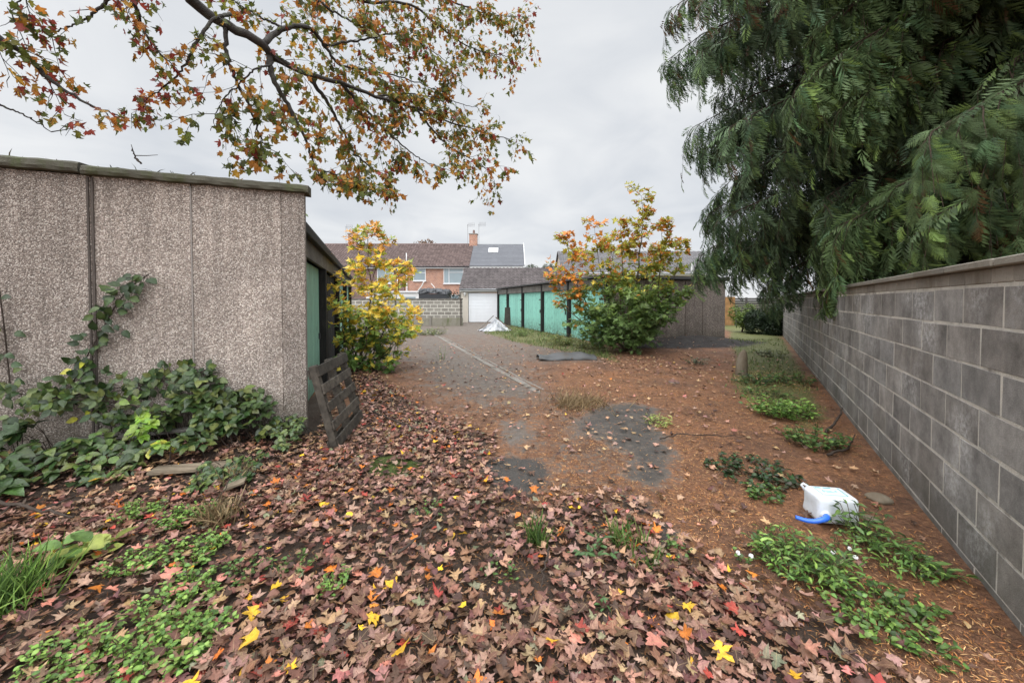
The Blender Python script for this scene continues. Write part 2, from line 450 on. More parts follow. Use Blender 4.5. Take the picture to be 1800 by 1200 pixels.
m_wet = np.maximum.reduce([mask(P2, PL[k], .2) for k in ('grey3', 'grey4')] + [mask(P2, PL['grey2'], .22)] + [.62 * mask(P2, PL['grey1'], .2)])
m_moss = mask(P2, PL['moss'], .12)
farg = sm(19, 24, ys) * sm(9.5, 11, xs) + sm(60, 80, np.hypot(xs, ys))
m_grass = np.clip(mask(P2, PL['grass'], .3) + .7 * mask(P2, PL['verge'], .3) + farg, 0, 1)
m_heap = np.clip(heap_h(xs, ys) / .10, 0, 1)
a1 = me.color_attributes.new('m1', 'FLOAT_COLOR', 'POINT')
a1.data.foreach_set('color', np.stack([np.maximum(m_lane, m_grey), m_wet, m_moss, m_grass], -1).astype(np.float32).ravel())
a2 = me.color_attributes.new('m2', 'FLOAT_COLOR', 'POINT')
a2.data.foreach_set('color', np.stack([m_leafy, m_heap, m_grey, np.ones(len(xs))], -1).astype(np.float32).ravel())

def m_ground():
    b = NB('yard_ground')
    q1 = b.sep(b.attr('m1')); grass = b.attr('m1', 'Alpha'); q2 = b.sep(b.attr('m2'))
    brk = b.math('SUBTRACT', b.noise(3.2, 9, .72), .5)
    brk2 = b.math('SUBTRACT', b.noise(14, 6, .7), .5)
    def edge(m, amt=1.3, lo=.36, hi=.64):
        v = b.math('ADD', m, b.math('ADD', b.math('MULTIPLY', brk, amt), b.math('MULTIPLY', brk2, amt * .95)))
        return b.ramp(v, [(lo, 0.0), (hi, 1.0)])
    fleck = b.noise(1.0, 2, .6, b.mapping((160, 60, 60), (0, 0, .6)), 1.5)
    nd = b.ramp(b.noise(46, 9, .78), [(.30, (.040,.020,.012)), (.46, (.145,.066,.034)), (.60, (.27,.130,.066)), (.74, (.43,.25,.14))])
    nd = b.mix(b.ramp(fleck, [(.55, 0.0), (.7, .55)]), nd, (.46,.22,.09))
    nd = b.mix(b.ramp(b.noise(1.6, 6, .65), [(.35, .75), (.62, 0.0)]), nd, (.075,.042,.028))
    asp = b.ramp(b.noise(90, 6, .8), [(.25, (.055,.051,.047)), (.5, (.128,.119,.110)), (.75, (.25,.235,.215))])
    asp = b.mix(b.ramp(b.noise(5, 7, .7), [(.38, .85), (.68, 0.1)]), asp, (.15,.108,.078))
    asp = b.mix(b.ramp(b.voro(170, 'Distance'), [(.10, .6), (.28, 0.0)]), asp, (.34,.33,.31))
    wet = b.ramp(b.noise(80, 6, .8), [(.3, (.022,.020,.018)), (.55, (.062,.056,.050)), (.75, (.16,.145,.128))])
    soil = b.ramp(b.noise(40, 8, .75), [(.3, (.018,.013,.010)), (.7, (.085,.055,.038))])
    moss = b.ramp(b.noise(60, 6, .7), [(.3, (.02,.035,.006)), (.7, (.085,.125,.022))])
    grs = b.ramp(b.noise(24, 8, .7), [(.28, (.06,.05,.025)), (.5, (.105,.115,.035)), (.75, (.21,.20,.08))])
    hp = b.ramp(b.noise(35, 8, .8), [(.35, (.006,.005,.005)), (.65, (.045,.036,.030))])
    md_ = b.ramp(b.noise(17, 6, .7), [(.33, .66), (.62, 1.45)])
    nd = b.mix(1.0, nd, md_, 'MULTIPLY'); asp = b.mix(1.0, asp, b.ramp(b.noise(9, 7, .75), [(.3, .62), (.68, 1.15)]), 'MULTIPLY')
    c = b.mix(edge(q1[0], 1.5), nd, asp)
    c = b.mix(edge(q1[1], .7), c, wet)
    c = b.mix(edge(q2[0], .9), c, soil)
    c = b.mix(edge(q1[2], .9), c, moss)
    c = b.mix(edge(grass, 1.5, .38, .7), c, grs)
    c = b.mix(edge(q2[1], .5), c, hp)
    h = b.math('ADD', b.noise(60, 8, .75), b.math('MULTIPLY', b.noise(170, 4, .7), .6))
    amt = b.math('SUBTRACT', 1.0, b.math('MULTIPLY', q2[2], .7))
    r = b.ramp(b.noise(4, 5), [(.3, .55), (.7, .9)])
    return b.out(c, r, b.bump(b.math('MULTIPLY', h, amt), .9, .02), .3)
tag(link('ground', me, m_ground()), kind='structure')

# ------------------------------------------------------------------ leaf templates (x forward from the stalk, z = upper face)
def fan_leaf(outline, cx, curl=0.0, cup=0.0, twist=0.0, petiole=0.0, seed=0, jit=0.0):
    r = np.random.default_rng(seed)
    o = np.array(outline, float); n = len(o)
    o = o + r.normal(0, jit, o.shape) if jit else o
    V = [(cx, 0, 0)] + [(a, b, 0) for a, b in o]
    V = np.array(V)
    V[:, 2] = curl * (V[:, 0] - cx) ** 2 + cup * V[:, 1] ** 2 + twist * V[:, 0] * V[:, 1]
    T = [(0, 1 + i, 1 + (i + 1) % n) for i in range(n)]
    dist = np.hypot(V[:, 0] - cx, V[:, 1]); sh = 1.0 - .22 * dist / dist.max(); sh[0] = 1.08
    if petiole > 0:
        b = len(V); w = .012
        pv = np.array([(0, -w, 0), (0, w, 0), (-petiole*.5, w, -.05*petiole), (-petiole*.5, -w, -.05*petiole), (-petiole, w, .05), (-petiole, -w, .05)])
        V = np.vstack([V, pv]); T += [(b, b+1, b+2), (b, b+2, b+3), (b+3, b+2, b+4), (b+3, b+4, b+5)]
        sh = np.concatenate([sh, np.full(6, .95)])
    return V, np.array(T), sh
half = [(0.0,.0),(-.05,.13),(.04,.34),(.17,.27),(.22,.23),(.36,.42),(.53,.60),(.55,.44),(.53,.21),(.68,.25),(.80,.14),(1.0,0.0)]
maple_o = half + [(a, -b) for a, b in half[-2:0:-1]]
half2 = [(0.0,.0),(-.03,.30),(.20,.22),(.50,.52),(.55,.22),(.74,.20),(1.0,0.0)]
maple_lo = half2 + [(a, -b) for a, b in half2[-2:0:-1]]
ovate = [(0,0),(.12,.20),(.35,.32),(.62,.27),(.85,.12),(1,0)]; ovate = ovate + [(a, -b) for a, b in ovate[-2:0:-1]]
lance = [(0,0),(.25,.13),(.6,.12),(1,0)]; lance = lance + [(a, -b) for a, b in lance[-2:0:-1]]
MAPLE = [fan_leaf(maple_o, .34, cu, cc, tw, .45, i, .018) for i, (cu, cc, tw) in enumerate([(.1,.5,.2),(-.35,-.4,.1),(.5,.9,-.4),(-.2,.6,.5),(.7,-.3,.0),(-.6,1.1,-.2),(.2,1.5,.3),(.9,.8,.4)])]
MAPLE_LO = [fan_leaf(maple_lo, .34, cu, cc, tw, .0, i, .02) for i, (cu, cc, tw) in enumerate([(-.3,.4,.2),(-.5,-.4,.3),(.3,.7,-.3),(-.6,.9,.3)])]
def bent(t, k, ax):
    V, T, sh = t; V = V.copy(); a = np.abs(V[:, 1]*math.cos(ax) + (V[:, 0] - .35)*math.sin(ax)); V[:, 2] += k*a; return V, T, sh
LITTER = [fan_leaf(maple_o, .34, cu, cc, tw, pe, 40+i, .045) for i, (cu, cc, tw, pe) in enumerate([(.1,.3,.1,.4),(-.25,-.3,.1,0),(.3,.5,-.2,.3),(-.2,.3,.2,0),(.4,-.2,.0,.45),(-.3,.5,-.1,0),(.1,.8,.2,.35),(.5,.4,.3,0)])]
LITTER += [bent(fan_leaf(maple_o, .34, .1, .2, .2, .3, 60, .06), .7, 0.0), bent(fan_leaf(maple_o, .34, .2, -.2, 0, 0, 61, .06), -.5, .5), bent(fan_leaf(maple_lo, .34, .1, .3, 0, .3, 62, .08), .9, 1.1), bent(fan_leaf(maple_lo, .34, -.2, .4, .2, 0, 63, .10), .4, -.6)]
OVATE = [fan_leaf(ovate, .4, cu, cc, tw, 0, i, .012) for i, (cu, cc, tw) in enumerate([(-.3,.5,.1),(-.5,.9,-.2),(.1,.6,.3),(-.7,.3,0)])]
LANCE = [fan_leaf(lance, .45, cu, cc, tw, 0, i, .008) for i, (cu, cc, tw) in enumerate([(-.5,.8,.1),(-.9,.9,-.2),(-.2,.6,.3)])]

def rand_rot_flat(k, tilt):
    yaw = rng.uniform(0, 2*math.pi, k)
    x = np.stack([np.cos(yaw), np.sin(yaw), np.zeros(k)], -1)
    up = unit(np.stack([rng.normal(0, tilt, k), rng.normal(0, tilt, k), np.ones(k)], -1))
    x = unit(x - up * np.sum(x*up, -1, keepdims=True))
    return frames(x, up)

def pick(tpls, sc, pos, rot, scale, cols):
    idx = rng.integers(0, len(tpls), len(pos))
    for i, t in enumerate(tpls):
        m = idx == i
        sc.put(t, pos[m], rot[m], np.asarray(scale)[m], cols[m])

# ------------------------------------------------------------------ leaf litter
LEAFCOL = {
 'brown': (.20,.105,.066), 'maroon': (.125,.055,.045), 'pinkish brown': (.34,.195,.145), 'tan': (.38,.24,.135), 'dark brown': (.085,.046,.033),
 'red': (.33,.055,.040), 'salmon pink': (.50,.20,.15), 'orange': (.55,.17,.03), 'yellow': (.72,.42,.035), 'grey green': (.20,.19,.12)}
names = list(LEAFCOL)
def choose(k):
    p = np.array([.29,.14,.24,.08,.16,.020,.024,.018,.012,.022]); p /= p.sum()
    return rng.choice(len(names), k, p=p)
N = 200000
lx = rng.uniform(-6.4, 7.5, N); ly = rng.uniform(1.15, 13.5, N) ** 1.0
q = np.stack([lx, ly], -1)
dens = mask(q, PL['leafy'], .28) * (.46 + .54 * sm(-.35, .2, vnoise(lx, ly, 2.4, 9)))
dens = dens * (1 - .85 * mask(q, PL['grey6'], .2) * .6) * (1 - .75 * mask(q, PL['moss'], .1))
sparse = .055 + .06 * mask(q, poly((700,640),(1300,640),(1300,780),(700,780)), .8) + .10 * np.exp(-((lx-.9)**2 + (ly-3.2)**2) / 1.5)
sparse = sparse + .18 * mask(q, poly((1040,632),(1230,622),(1290,640),(1250,665),(1100,660)), .3)
dens = np.maximum(dens, sparse * .24)
dens = np.maximum(dens, .5 * mask(q, PL['bed'], .3))
wallP = gp(1800, 1118)[:2]; wallD = unit(np.array([.625, 1.0])); wallN = np.array([wallD[1], -wallD[0]])
dens = np.where((q - wallP) @ wallN > -.12, 0, dens)
ls = (q - CO) @ LP; ld = -((q - CO) @ LD)
dens = np.where((ls > -.1) & (ld < .08), 0, dens)
keep = rng.uniform(0, 1, N) < dens * .98
lx, ly = lx[keep], ly[keep]; n = len(lx); ci = choose(n)
size = rng.uniform(.030, .074, n) * np.where(np.isin(ci, [8, 7]), 1.0, 1.0)
lz = gz(lx, ly) + .008 + rng.uniform(0, .035, n)
inpx = 900 + 680 * lx / ly
vis = (inpx > -20) & (inpx < 1820) & (ly > 1.55)
score = np.where(vis, size / ly, 0)
order = np.argsort(-score); single = np.zeros(n, bool); single[order[:285]] = True
lit = Scatter(); m = ~single
base = np.array([LEAFCOL[k] for k in names])
inside = mask(np.stack([lx, ly], -1), PL['leafy'], .3)
ci = np.where((inside < .3) & (rng.uniform(0, 1, n) < .75), rng.choice([2, 3, 3, 0, 4], n), ci)
cols = base[ci] * (1 + .15 * (1 - inside))[:, None] * rng.uniform(.65, 1.3, (n, 1)) * rng.uniform(.9, 1.1, (n, 3))  # leaves outside the drift lightened: sheen and pale undersides painted into the colour
rot = rand_rot_flat(n, .24)
pick(LITTER + OVATE[:2], lit, np.stack([lx, ly, lz], -1)[m], rot[m], size[m], cols[m])
# the far edge of the drift along the left garages is covered by the same leaves
tag(lit.build('leaf_litter', M['litter'], None), 'drift of brown and maroon fallen maple leaves covering the yard', 'leaf litter', kind='stuff')
b = NB('single_fallen_leaf')
oc = b.nd('ShaderNodeObjectInfo').outputs['Color']
cc = b.mix(1.0, oc, b.attr('col'), 'MULTIPLY')
cc = b.mix(1.0, cc, b.ramp(b.noise(6, 5, .7), [(.3, .8), (.7, 1.4)]), 'MULTIPLY')
x_, y_, z_ = b.xyz()[0:3]
an = b.math('ABSOLUTE', b.math('ARCTAN2', y_, b.math('ADD', x_, .03)))
def ray_(a0, w): return b.math('LESS_THAN', b.math('MULTIPLY', b.math('ABSOLUTE', b.math('SUBTRACT', an, a0)), b.math('SQRT', b.math('ADD', b.math('MULTIPLY', x_, x_), b.math('MULTIPLY', y_, y_)))), w)
vv = b.math('MAXIMUM', ray_(0.0, .014), b.math('MAXIMUM', ray_(.80, .011), ray_(1.5, .009)))
cc = b.mix(b.math('MULTIPLY', vv, .45), cc, (.42,.30,.16))
cc = b.mix(b.math('MULTIPLY', b.ramp(b.noise(3, 6, .7), [(.52, 0.0), (.68, 1.0)]), .55), cc, (.06,.03,.02))
M['single'] = b.out(cc, .46, b.bump(b.noise(12, 3), .3, .05), .28, .12)
leaf_me = []
for t in LITTER:
    o = np_obj('fallen_leaf', t[0], t[1], np.repeat(t[2][:, None], 3, 1), M['single'])
    leaf_me.append(o.data); bpy.data.objects.remove(o)
def leaf_obj(p, rotm, s, k, col):
    o = bpy.data.objects.new('fallen_leaf', leaf_me[random.randrange(len(leaf_me))]); C.objects.link(o)
    mm = Matrix(rotm.tolist()).to_4x4() @ Matrix.Scale(float(s), 4); mm.translation = Vector([float(a) for a in p])
    o.matrix_world = mm; o.color = tuple(float(a) for a in col) + (1.0,)
    where = 'on the litter at the front of the yard'
    tag(o, f'{k} fallen maple leaf lying {where}', 'fallen leaf', f'{k} maple leaves lying at the front of the yard')
for i in np.where(single)[0]:
    leaf_obj((lx[i], ly[i], lz[i] + .012), rot[i], size[i], names[ci[i]], cols[i])
# the bright leaves that stand out
for (a, bb, k, s) in [(1258,1152,'yellow',.105),(1200,1083,'yellow',.085),(695,1048,'yellow',.09),(960,1140,'yellow',.085),(705,1158,'yellow',.11),
    (425,1156,'yellow',.10),(648,1105,'yellow',.08),(655,1020,'orange',.1),(985,945,'orange',.085),(940,880,'orange',.10),(445,1085,'yellow',.10),
    (290,1032,'salmon pink',.13),(325,1040,'salmon pink',.12),(160,862,'yellow',.12),(975,1112,'salmon pink',.09),(1165,1145,'salmon pink',.12)]:
    p = gp(a, bb); leaf_obj((p[0], p[1], float(gz(p[0], p[1])) + .055), rand_rot_flat(1, .30)[0], s * .80, k, np.array(LEAFCOL[k]) * rng.uniform(.8, 1.1))

# conifer needles and crumbs of litter on the open ground
deb = Scatter()
N = 230000
dx = rng.uniform(-4.5, 6.5, N); dy = 1.3 + 7.2 * rng.uniform(0, 1, N) ** 1.4; q = np.stack([dx, dy], -1)
w = 1 - .85 * np.maximum.reduce([mask(q, PL[k], .10) for k in ('grey1', 'grey2', 'grey3', 'grey4', 'grey5')])
w *= (1 - .8 * mask(q, PL['lane_grey'], .3)) * np.maximum(sm(-1.6, .3, dx), .6 * mask(q, PL['leafy'], .3)) * (.35 + .65 * sm(-.4, .3, vnoise(dx, dy, 2.0, 21)))
w = np.where((q - wallP) @ wallN > -.05, 0, w)
k = rng.uniform(0, 1, N) < w; dx, dy = dx[k], dy[k]; n = len(dx)
strip = (np.array([(0,-.06,0),(0,.06,0),(.5,.05,.10),(.5,-.05,.10),(1,0,0)], float), np.array([(0,1,2),(0,2,3),(3,2,4)]), np.array([.9,.9,1.05,1.05,1]))
dc = np.array([(.42,.17,.055),(.54,.26,.09),(.26,.105,.045),(.13,.065,.038),(.55,.33,.15)])[rng.integers(0, 5, n)] * rng.uniform(.7, 1.2, (n, 1))
dc = dc * (.9 - .5 * mask(np.stack([dx, dy], -1), PL['leafy'], .3))[:, None]
deb.put(strip, np.stack([dx, dy, gz(dx, dy) + rng.uniform(.002, .014, n)], -1), rand_rot_flat(n, .35), rng.uniform(.012, .034, n), dc)
tag(deb.build('needle_litter', M['debris']), 'orange brown conifer needles strewn over the bare ground', 'needle litter', kind='stuff')

# ------------------------------------------------------------------ drain channel
dr = MB(); a, bb = gp(757, 583)[:2], gp(958, 690)[:2]
dd = unit(bb - a); dn = np.array([-dd[1], dd[0]]); L = np.linalg.norm(bb - a); t = 0
while t < L:
    l = min(random.uniform(.9, 1.1), L - t); w = .125; tone = random.uniform(.75, 1.1)
    for side, ww_ in ((-1, .13), (1, .05)):
        o = a + dd * (t + .008) + dn * (side * .075 - ww_/2 + random.uniform(-.006, .006))
        z0 = float(gz(*(a + dd * t)))
        dr.box((o[0], o[1], z0 - .05), (*(dd * (l - .016)), 0), (*(dn * ww_), 0), (0, 0, .063 + random.uniform(-.010, .006)), (tone,)*3)
    t += l
o = dr.build('drain_channel', M['concrete'], None, .006); tag(o, kind='structure')

# ------------------------------------------------------------------ left garage block
def v3(p, z): return np.array([p[0], p[1], z])
LD3, LP3, Z3 = v3(LD, 0), v3(LP, 0), np.array([0, 0, 1.0])
gl = empty('garage_block', v3(CO, 0), 'long concrete garage block with a pebbledash end wall beside the pallet', 'garages')
TOP = 2.775
bounds = [0, .235, 1.06, 1.86, 2.68, 3.5, 4.32]
pan = MB()
for i in range(len(bounds) - 1):
    s0, s1 = bounds[i], bounds[i+1]; g = (.0025 if i == 1 else .010) if i else 0
    tn = [.80, 1.02, 1.0, .95, .97, 1.0][i]
    pan.box(v3(CO + LP*(s0 + g), -.05), LP3 * (s1 - s0 - g), LD3 * .10, Z3 * (TOP + .05), (tn, tn, tn))
ew = pan.build('end_wall', M['pebble'], gl, .006)
core = MB(); core.box(v3(CO + LP*.02 + LD*.05, -.05), LP3 * 4.28, LD3 * .09, Z3 * (TOP + .03), (.6,.6,.6))
core.build('wall_core', M['dark_seam'], gl)
js = MB(); js.box(v3(CO + LP*1.058 - LD*.006, .02), LP3 * .014, LD3 * .05, Z3 * (TOP - .05)); js.build('joint_strip', M['seam'], gl)
js = MB()
js.box(v3(CO + LP*1.845 - LD*.014, .02), LP3 * .016, LD3 * .05, Z3 * (TOP - .04)); js.box(v3(CO + LP*1.880 - LD*.014, .02), LP3 * .016, LD3 * .05, Z3 * (TOP - .04))
js.build('joint_strip', M['dark_seam'], gl)
for (s0, s1, dz, th) in [(-.05, 1.90, .0, .085), (1.92, 4.4, .01, .10)]:
    cpg = MB(); nseg = int((s1 - s0) / .06)
    prof = [(-.075, 0), (-.085, .03), (-.075, th*.8), (-.05, th), (.16, th + .02), (.16, 0)]
    vs = []; fs = []
    for i in range(nseg + 1):
        s = s0 + (s1 - s0) * i / nseg
        for (dpt, zz) in prof:
            j = .004 * math.sin(i*1.7 + zz*60) + .003 * math.sin(i*.53)
            vs.append(v3(CO + LP*s + LD*(dpt + j), TOP - .005 + dz + zz + j))
    npf = len(prof)
    for i in range(nseg):
        for k in range(npf): fs.append((i*npf+k, i*npf+(k+1) % npf, (i+1)*npf+(k+1) % npf, (i+1)*npf+k))
    fs.append(tuple(range(npf))); fs.append(tuple(nseg*npf + k for k in range(npf))[::-1])
    cpg.add(vs, fs); cpg.build('coping', M['coping'], gl)
LEN, BAY = 12.25, 3.05
inner = CO + LP * .26 + LD * .14
bw = MB()   # back and far walls
bw.box(v3(CO + LP*4.3 + LD*.14, 0), LD3*(LEN - .14), LP3*.1, Z3*2.4, (.9,.9,.9)); bw.box(v3(CO + LP*.3 + LD*(LEN-.1), 0), LP3*4.0, LD3*.1, Z3*2.4, (.9,.9,.9))
bw.build('rear_wall', M['pebble_far'], gl)
rf = MB(); rf.box(v3(CO + LP*.04 + LD*.15, 2.475), LD3*(LEN-.1), LP3*4.45, Z3*.05); rf.build('roof', M['roofing'], gl)
fa = MB(); fa.box(v3(CO + LP*.10 + LD*.145, 2.14), LD3*(LEN-.2), LP3*.05, Z3*.24); fa.build('fascia', M['grey_wood'], gl)
gt = MB(); gt.box(v3(CO + LP*.015 + LD*.15, 2.37), LD3*(LEN-.1), LP3*.08, Z3*.10); gt.build('gutter', M['black_wood'], gl, .01)
for i in range(1, 5):
    po = MB(); po.box(v3(CO + LP*.085 + LD*(i*BAY - .14), -.02), LD3*.15, LP3*.20, Z3*2.155); po.build('post', M['black_wood'], gl, .006)
def plank_door(p0, dvec, nvec, w, z0, z1, mat, parent, pw=.098, dark=False):
    d = MB(); k = int(w / pw); pw = w / k
    for i in range(k):
        t = random.uniform(.86, 1.06); e = random.uniform(0, .004)
        gv = .004 if pw < .105 else .008
        d.box(v3(p0, z0) + dvec * (i*pw + gv) + nvec * e, dvec * (pw - 2*gv), nvec * .022, Z3 * (z1 - z0), (t, t, t))
    d.box(v3(p0, z0) + nvec * .018, dvec * w, nvec * .02, Z3 * (z1 - z0 - .003), (.35,.35,.35))
    return d.build('garage_door', mat, parent, .003)
for i in range(4):
    t0 = i*BAY + (.16 if i == 0 else .03); t1 = (i+1)*BAY - .16
    dobj = plank_door(CO + LP*.20 + LD*t0, LD3, LP3, t1 - t0, .03, 2.13, M['door_old'] if i != 1 else M['black_wood'], gl)
    if i == 0:
        h = MB(); h.box(v3(CO + LP*.165 + LD*(t1 - .16), .86), LD3*.02, LP3*.03, Z3*.11); h.build('handle', M['pot'], dobj, .004)
    if i == 1: dobj['label'] = 'dark weathered garage door behind the sapling'

# ------------------------------------------------------------------ pallet
BL, BR = np.array([-1.80, 3.98, .01]), np.array([-1.96, 5.04, .01])
wv = np.array([-.25, .20, .88]); ev = BR - BL; el = np.linalg.norm(ev); eu = ev / el; wu = unit(wv - eu*np.dot(wv, eu)); nu = unit(np.cross(eu, wu))
if nu[0] < 0: nu = -nu
hl = .90
pal = empty('pallet', BL, 'black weathered wooden pallet leaning on the corner of the garage', 'pallet')
for k, s in enumerate([0, .19, .385, .58, .77]):
    sl = MB(); jit = random.uniform(-.012, .012)
    sl.box(BL + wu*(s + .01) + eu*jit, eu*(el + random.uniform(-.02, .01)), wu*random.uniform(.090, .112) + eu*random.uniform(-.01,.01), nu*.020, (random.uniform(.7, 1.3),)*3)
    sl.build('slat', M['pallet'], pal, .004)
for e in (0.0, .5, 1.0):
    be = MB(); be.box(BL + eu*(e*(el - .085)) - nu*.075, eu*.085, wu*hl, nu*.073, (.9,)*3); be.build('bearer', M['pallet'], pal, .004)
for s in (0.0, .77):
    sl = MB(); sl.box(BL + wu*s - nu*.097, eu*el, wu*.10, nu*.020, (.8,)*3); sl.build('back_slat', M['pallet'], pal, .004)

# ------------------------------------------------------------------ right block wall
wo = gp(1800, 1118)[:2]; endp = gp(1368, 580)[:2]
WD = unit(endp - wo); WN = np.array([WD[1], -WD[0]])            # WN points away from the yard
wst = wo - WD * .36; WL = np.linalg.norm(endp - wst) ; WD3, WN3 = v3(WD, 0), v3(WN, 0)
bwall = empty('block_wall', v3(wo, 0), 'long grey concrete block wall with pale mortar under the conifers', 'wall')
mt = MB(); mt.box(v3(wst - WN*.0015 + WD*.006, -.05), WD3*(WL-.012), WN3*.195, Z3*1.69, (1,1,1)); mt.build('mortar', M['mortar'], bwall)
bk = MB()
for r in range(8):
    z0 = .055 + (r-1)*.225; z1 = z0 + .208
    if r == 0: z0, z1 = -.04, .045
    s = -(.225 if r % 2 else 0) - .06
    while s < WL:
        a, e = max(s, 0.003), min(s + .432, WL - .003)
        if e - a > .03:
            t = random.choice([.82, .9, .97, 1.0, 1.05, 1.12]) * random.uniform(.95, 1.05); wt = random.uniform(-.02, .03)
            j = random.uniform(-.002, .002)
            bk.box(v3(wst + WD*(a + random.uniform(-.004, .004)) + WN*(-.0035 + j*.6), z0 + random.uniform(-.004, .004)), WD3*(e - a + random.uniform(-.004, .003)) + Z3*random.uniform(-.004, .004), WN3*.199, Z3*(z1 - z0) + WD3*random.uniform(-.004, .004), (t*(1+wt), t, t*(1-wt)))
        s += .4485
bk.build('blockwork', M['block'], bwall, .0018)
cc_ = MB(); s = 0.0
while s < WL:
    l = min(random.choice([.215, .30, .44]), WL - s); t = random.uniform(.7, 1.1)
    cc_.box(v3(wst + WD*(s + .003) + WN*(-.006), 1.635), WD3*(l - .006), WN3*.21, Z3*.082, (t, t*.97, t*.93)); s += l
cc_.build('cap_course', M['cap_block'], bwall, .005)
cp2 = MB(); s = 0.0
while s < WL:
    l = min(random.uniform(.58, .62), WL - s); t = random.uniform(.55, .85)
    cp2.box(v3(wst + WD*(s + .004) + WN*(-.045 + random.uniform(-.005, .005)), 1.7175), WD3*(l - .008), WN3*.29, Z3*.042, (t, t*.98, t*.92)); s += l
cp2.build('coping', M['cap_block'], bwall, .006)

# ------------------------------------------------------------------ right garage row
KD3, KP3 = v3(KD, 0), v3(KP, 0)
gr = empty('garage_row', v3(K, 0), 'row of turquoise plank garages between black posts beside the far lane', 'garages')
RB = 3.06; RL = RB * 4.8
for i in range(5):
    t0 = .12 + i*RB; t1 = min(t0 + RB - .16, RL - .1)
    dobj = plank_door(K + KD*t0 + KP*.16, KD3, KP3, t1 - t0, .02, 2.02, M['door_green'], gr, .115)
    hm = MB(); hm.box(v3(K + KD*(t0 + .35) + KP*.12, .95), KD3*.03, KP3*.04, Z3*.16); hm.build('handle', M['pot'], dobj, .004)
    hm = MB(); hm.box(v3(K + KD*(t0 + .06) + KP*.15, 1.60), KD3*.5, KP3*.012, Z3*.05); hm.box(v3(K + KD*(t0 + .06) + KP*.15, .32), KD3*.5, KP3*.012, Z3*.05); hm.build('hinge', M['pot'], dobj)
for i in range(6):
    t0 = -.02 + i*RB if i < 5 else RL - .12
    po = MB(); po.box(v3(K + KD*t0 + KP*.03, -.02), KD3*.16, KP3*.2, Z3*2.40); po.build('post', M['black_wood'], gr, .008)
fa = MB(); fa.box(v3(K + KD*.0 + KP*.065, 2.03), KD3*RL, KP3*.05, Z3*.33); fa.build('fascia', M['grey_wood'], gr)
rf = MB(); rf.box(v3(K - KD*.06 - KP*.06, 2.40), KD3*(RL+.1), KP3*5.5, Z3*.07); rf.build('roof', M['roofing'], gr)
for i, (s0, s1) in enumerate([(.24, .9), (.9, 1.75), (1.75, 2.55), (2.55, 3.4), (3.4, 4.2), (4.2, 5.3)]):
    pn = MB(); t = random.uniform(.85, 1.05)
    pn.box(v3(K + KP*(s0 + .012), -.03), KP3*(s1 - s0 - .024), KD3*.09, Z3*2.40, (t, t*.98, t*.97)); pn.build('end_panel', M['pebble_far'], gr, .006)
cr = MB(); cr.box(v3(K + KP*.25 + KD*.03, -.03), KP3*5.02, KD3*.09, Z3*2.36, (.5,.5,.5)); cr.build('wall_core', M['dark_seam'], gr)
bw = MB(); bw.box(v3(K + KP*5.2 + KD*.12, 0), KD3*(RL-.2), KP3*.1, Z3*2.38, (.8,.8,.8)); bw.box(v3(K + KP*.24 + KD*(RL-.1), 0), KP3*5, KD3*.1, Z3*2.38, (.8,.8,.8))
bw.build('rear_wall', M['pebble_far'], gr)
gu = MB(); gu.tube([v3(K + KP*.2 - KD*.10, 2.36), v3(K + KP*5.35 - KD*.10, 2.36)], .05, 8); gu.build('gutter', M['black_wood'], gr, smooth=True)

# ------------------------------------------------------------------ tile roofs
def tile_roof(name, p0, u, v, rows, wave, mat, parent, amp=.025, tvar=.12, thick=.03):
    """p0 eave corner, u along the eave, v up the slope"""
    p0, u, v = [np.asarray(q, float) for q in (p0, u, v)]
    Lu = np.linalg.norm(u); uu = u / Lu; n = unit(np.cross(u, v)); n = n if n[2] > 0 else -n
    cols_n = max(2, int(Lu / wave)); per = 4
    N_ = cols_n * per + 1
    V = []; T = []; cl = []
    w = amp * np.sin(np.linspace(0, cols_n*2*math.pi, N_))
    for r in range(rows):
        a = p0 + v * (r / rows); b_ = p0 + v * ((r + 1.12) / rows)
        tone = np.repeat(rng.uniform(1 - tvar, 1 + tvar, cols_n + 1), per)[:N_]
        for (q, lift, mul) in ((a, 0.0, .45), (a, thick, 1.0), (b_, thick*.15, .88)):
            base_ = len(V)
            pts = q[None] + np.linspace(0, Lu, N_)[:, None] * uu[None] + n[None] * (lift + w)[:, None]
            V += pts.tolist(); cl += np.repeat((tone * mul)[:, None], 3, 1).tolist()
        s0 = len(V) - 3*N_
        for lay in (0, 1):
            i = np.arange(N_-1); o_ = s0 + lay*N_
            T.append(np.stack([o_+i, o_+i+1, o_+N_+i+1], -1)); T.append(np.stack([o_+i, o_+N_+i+1, o_+N_+i], -1))
    return np_obj(name, np.array(V), np.vstack(T), np.array(cl), mat, parent)

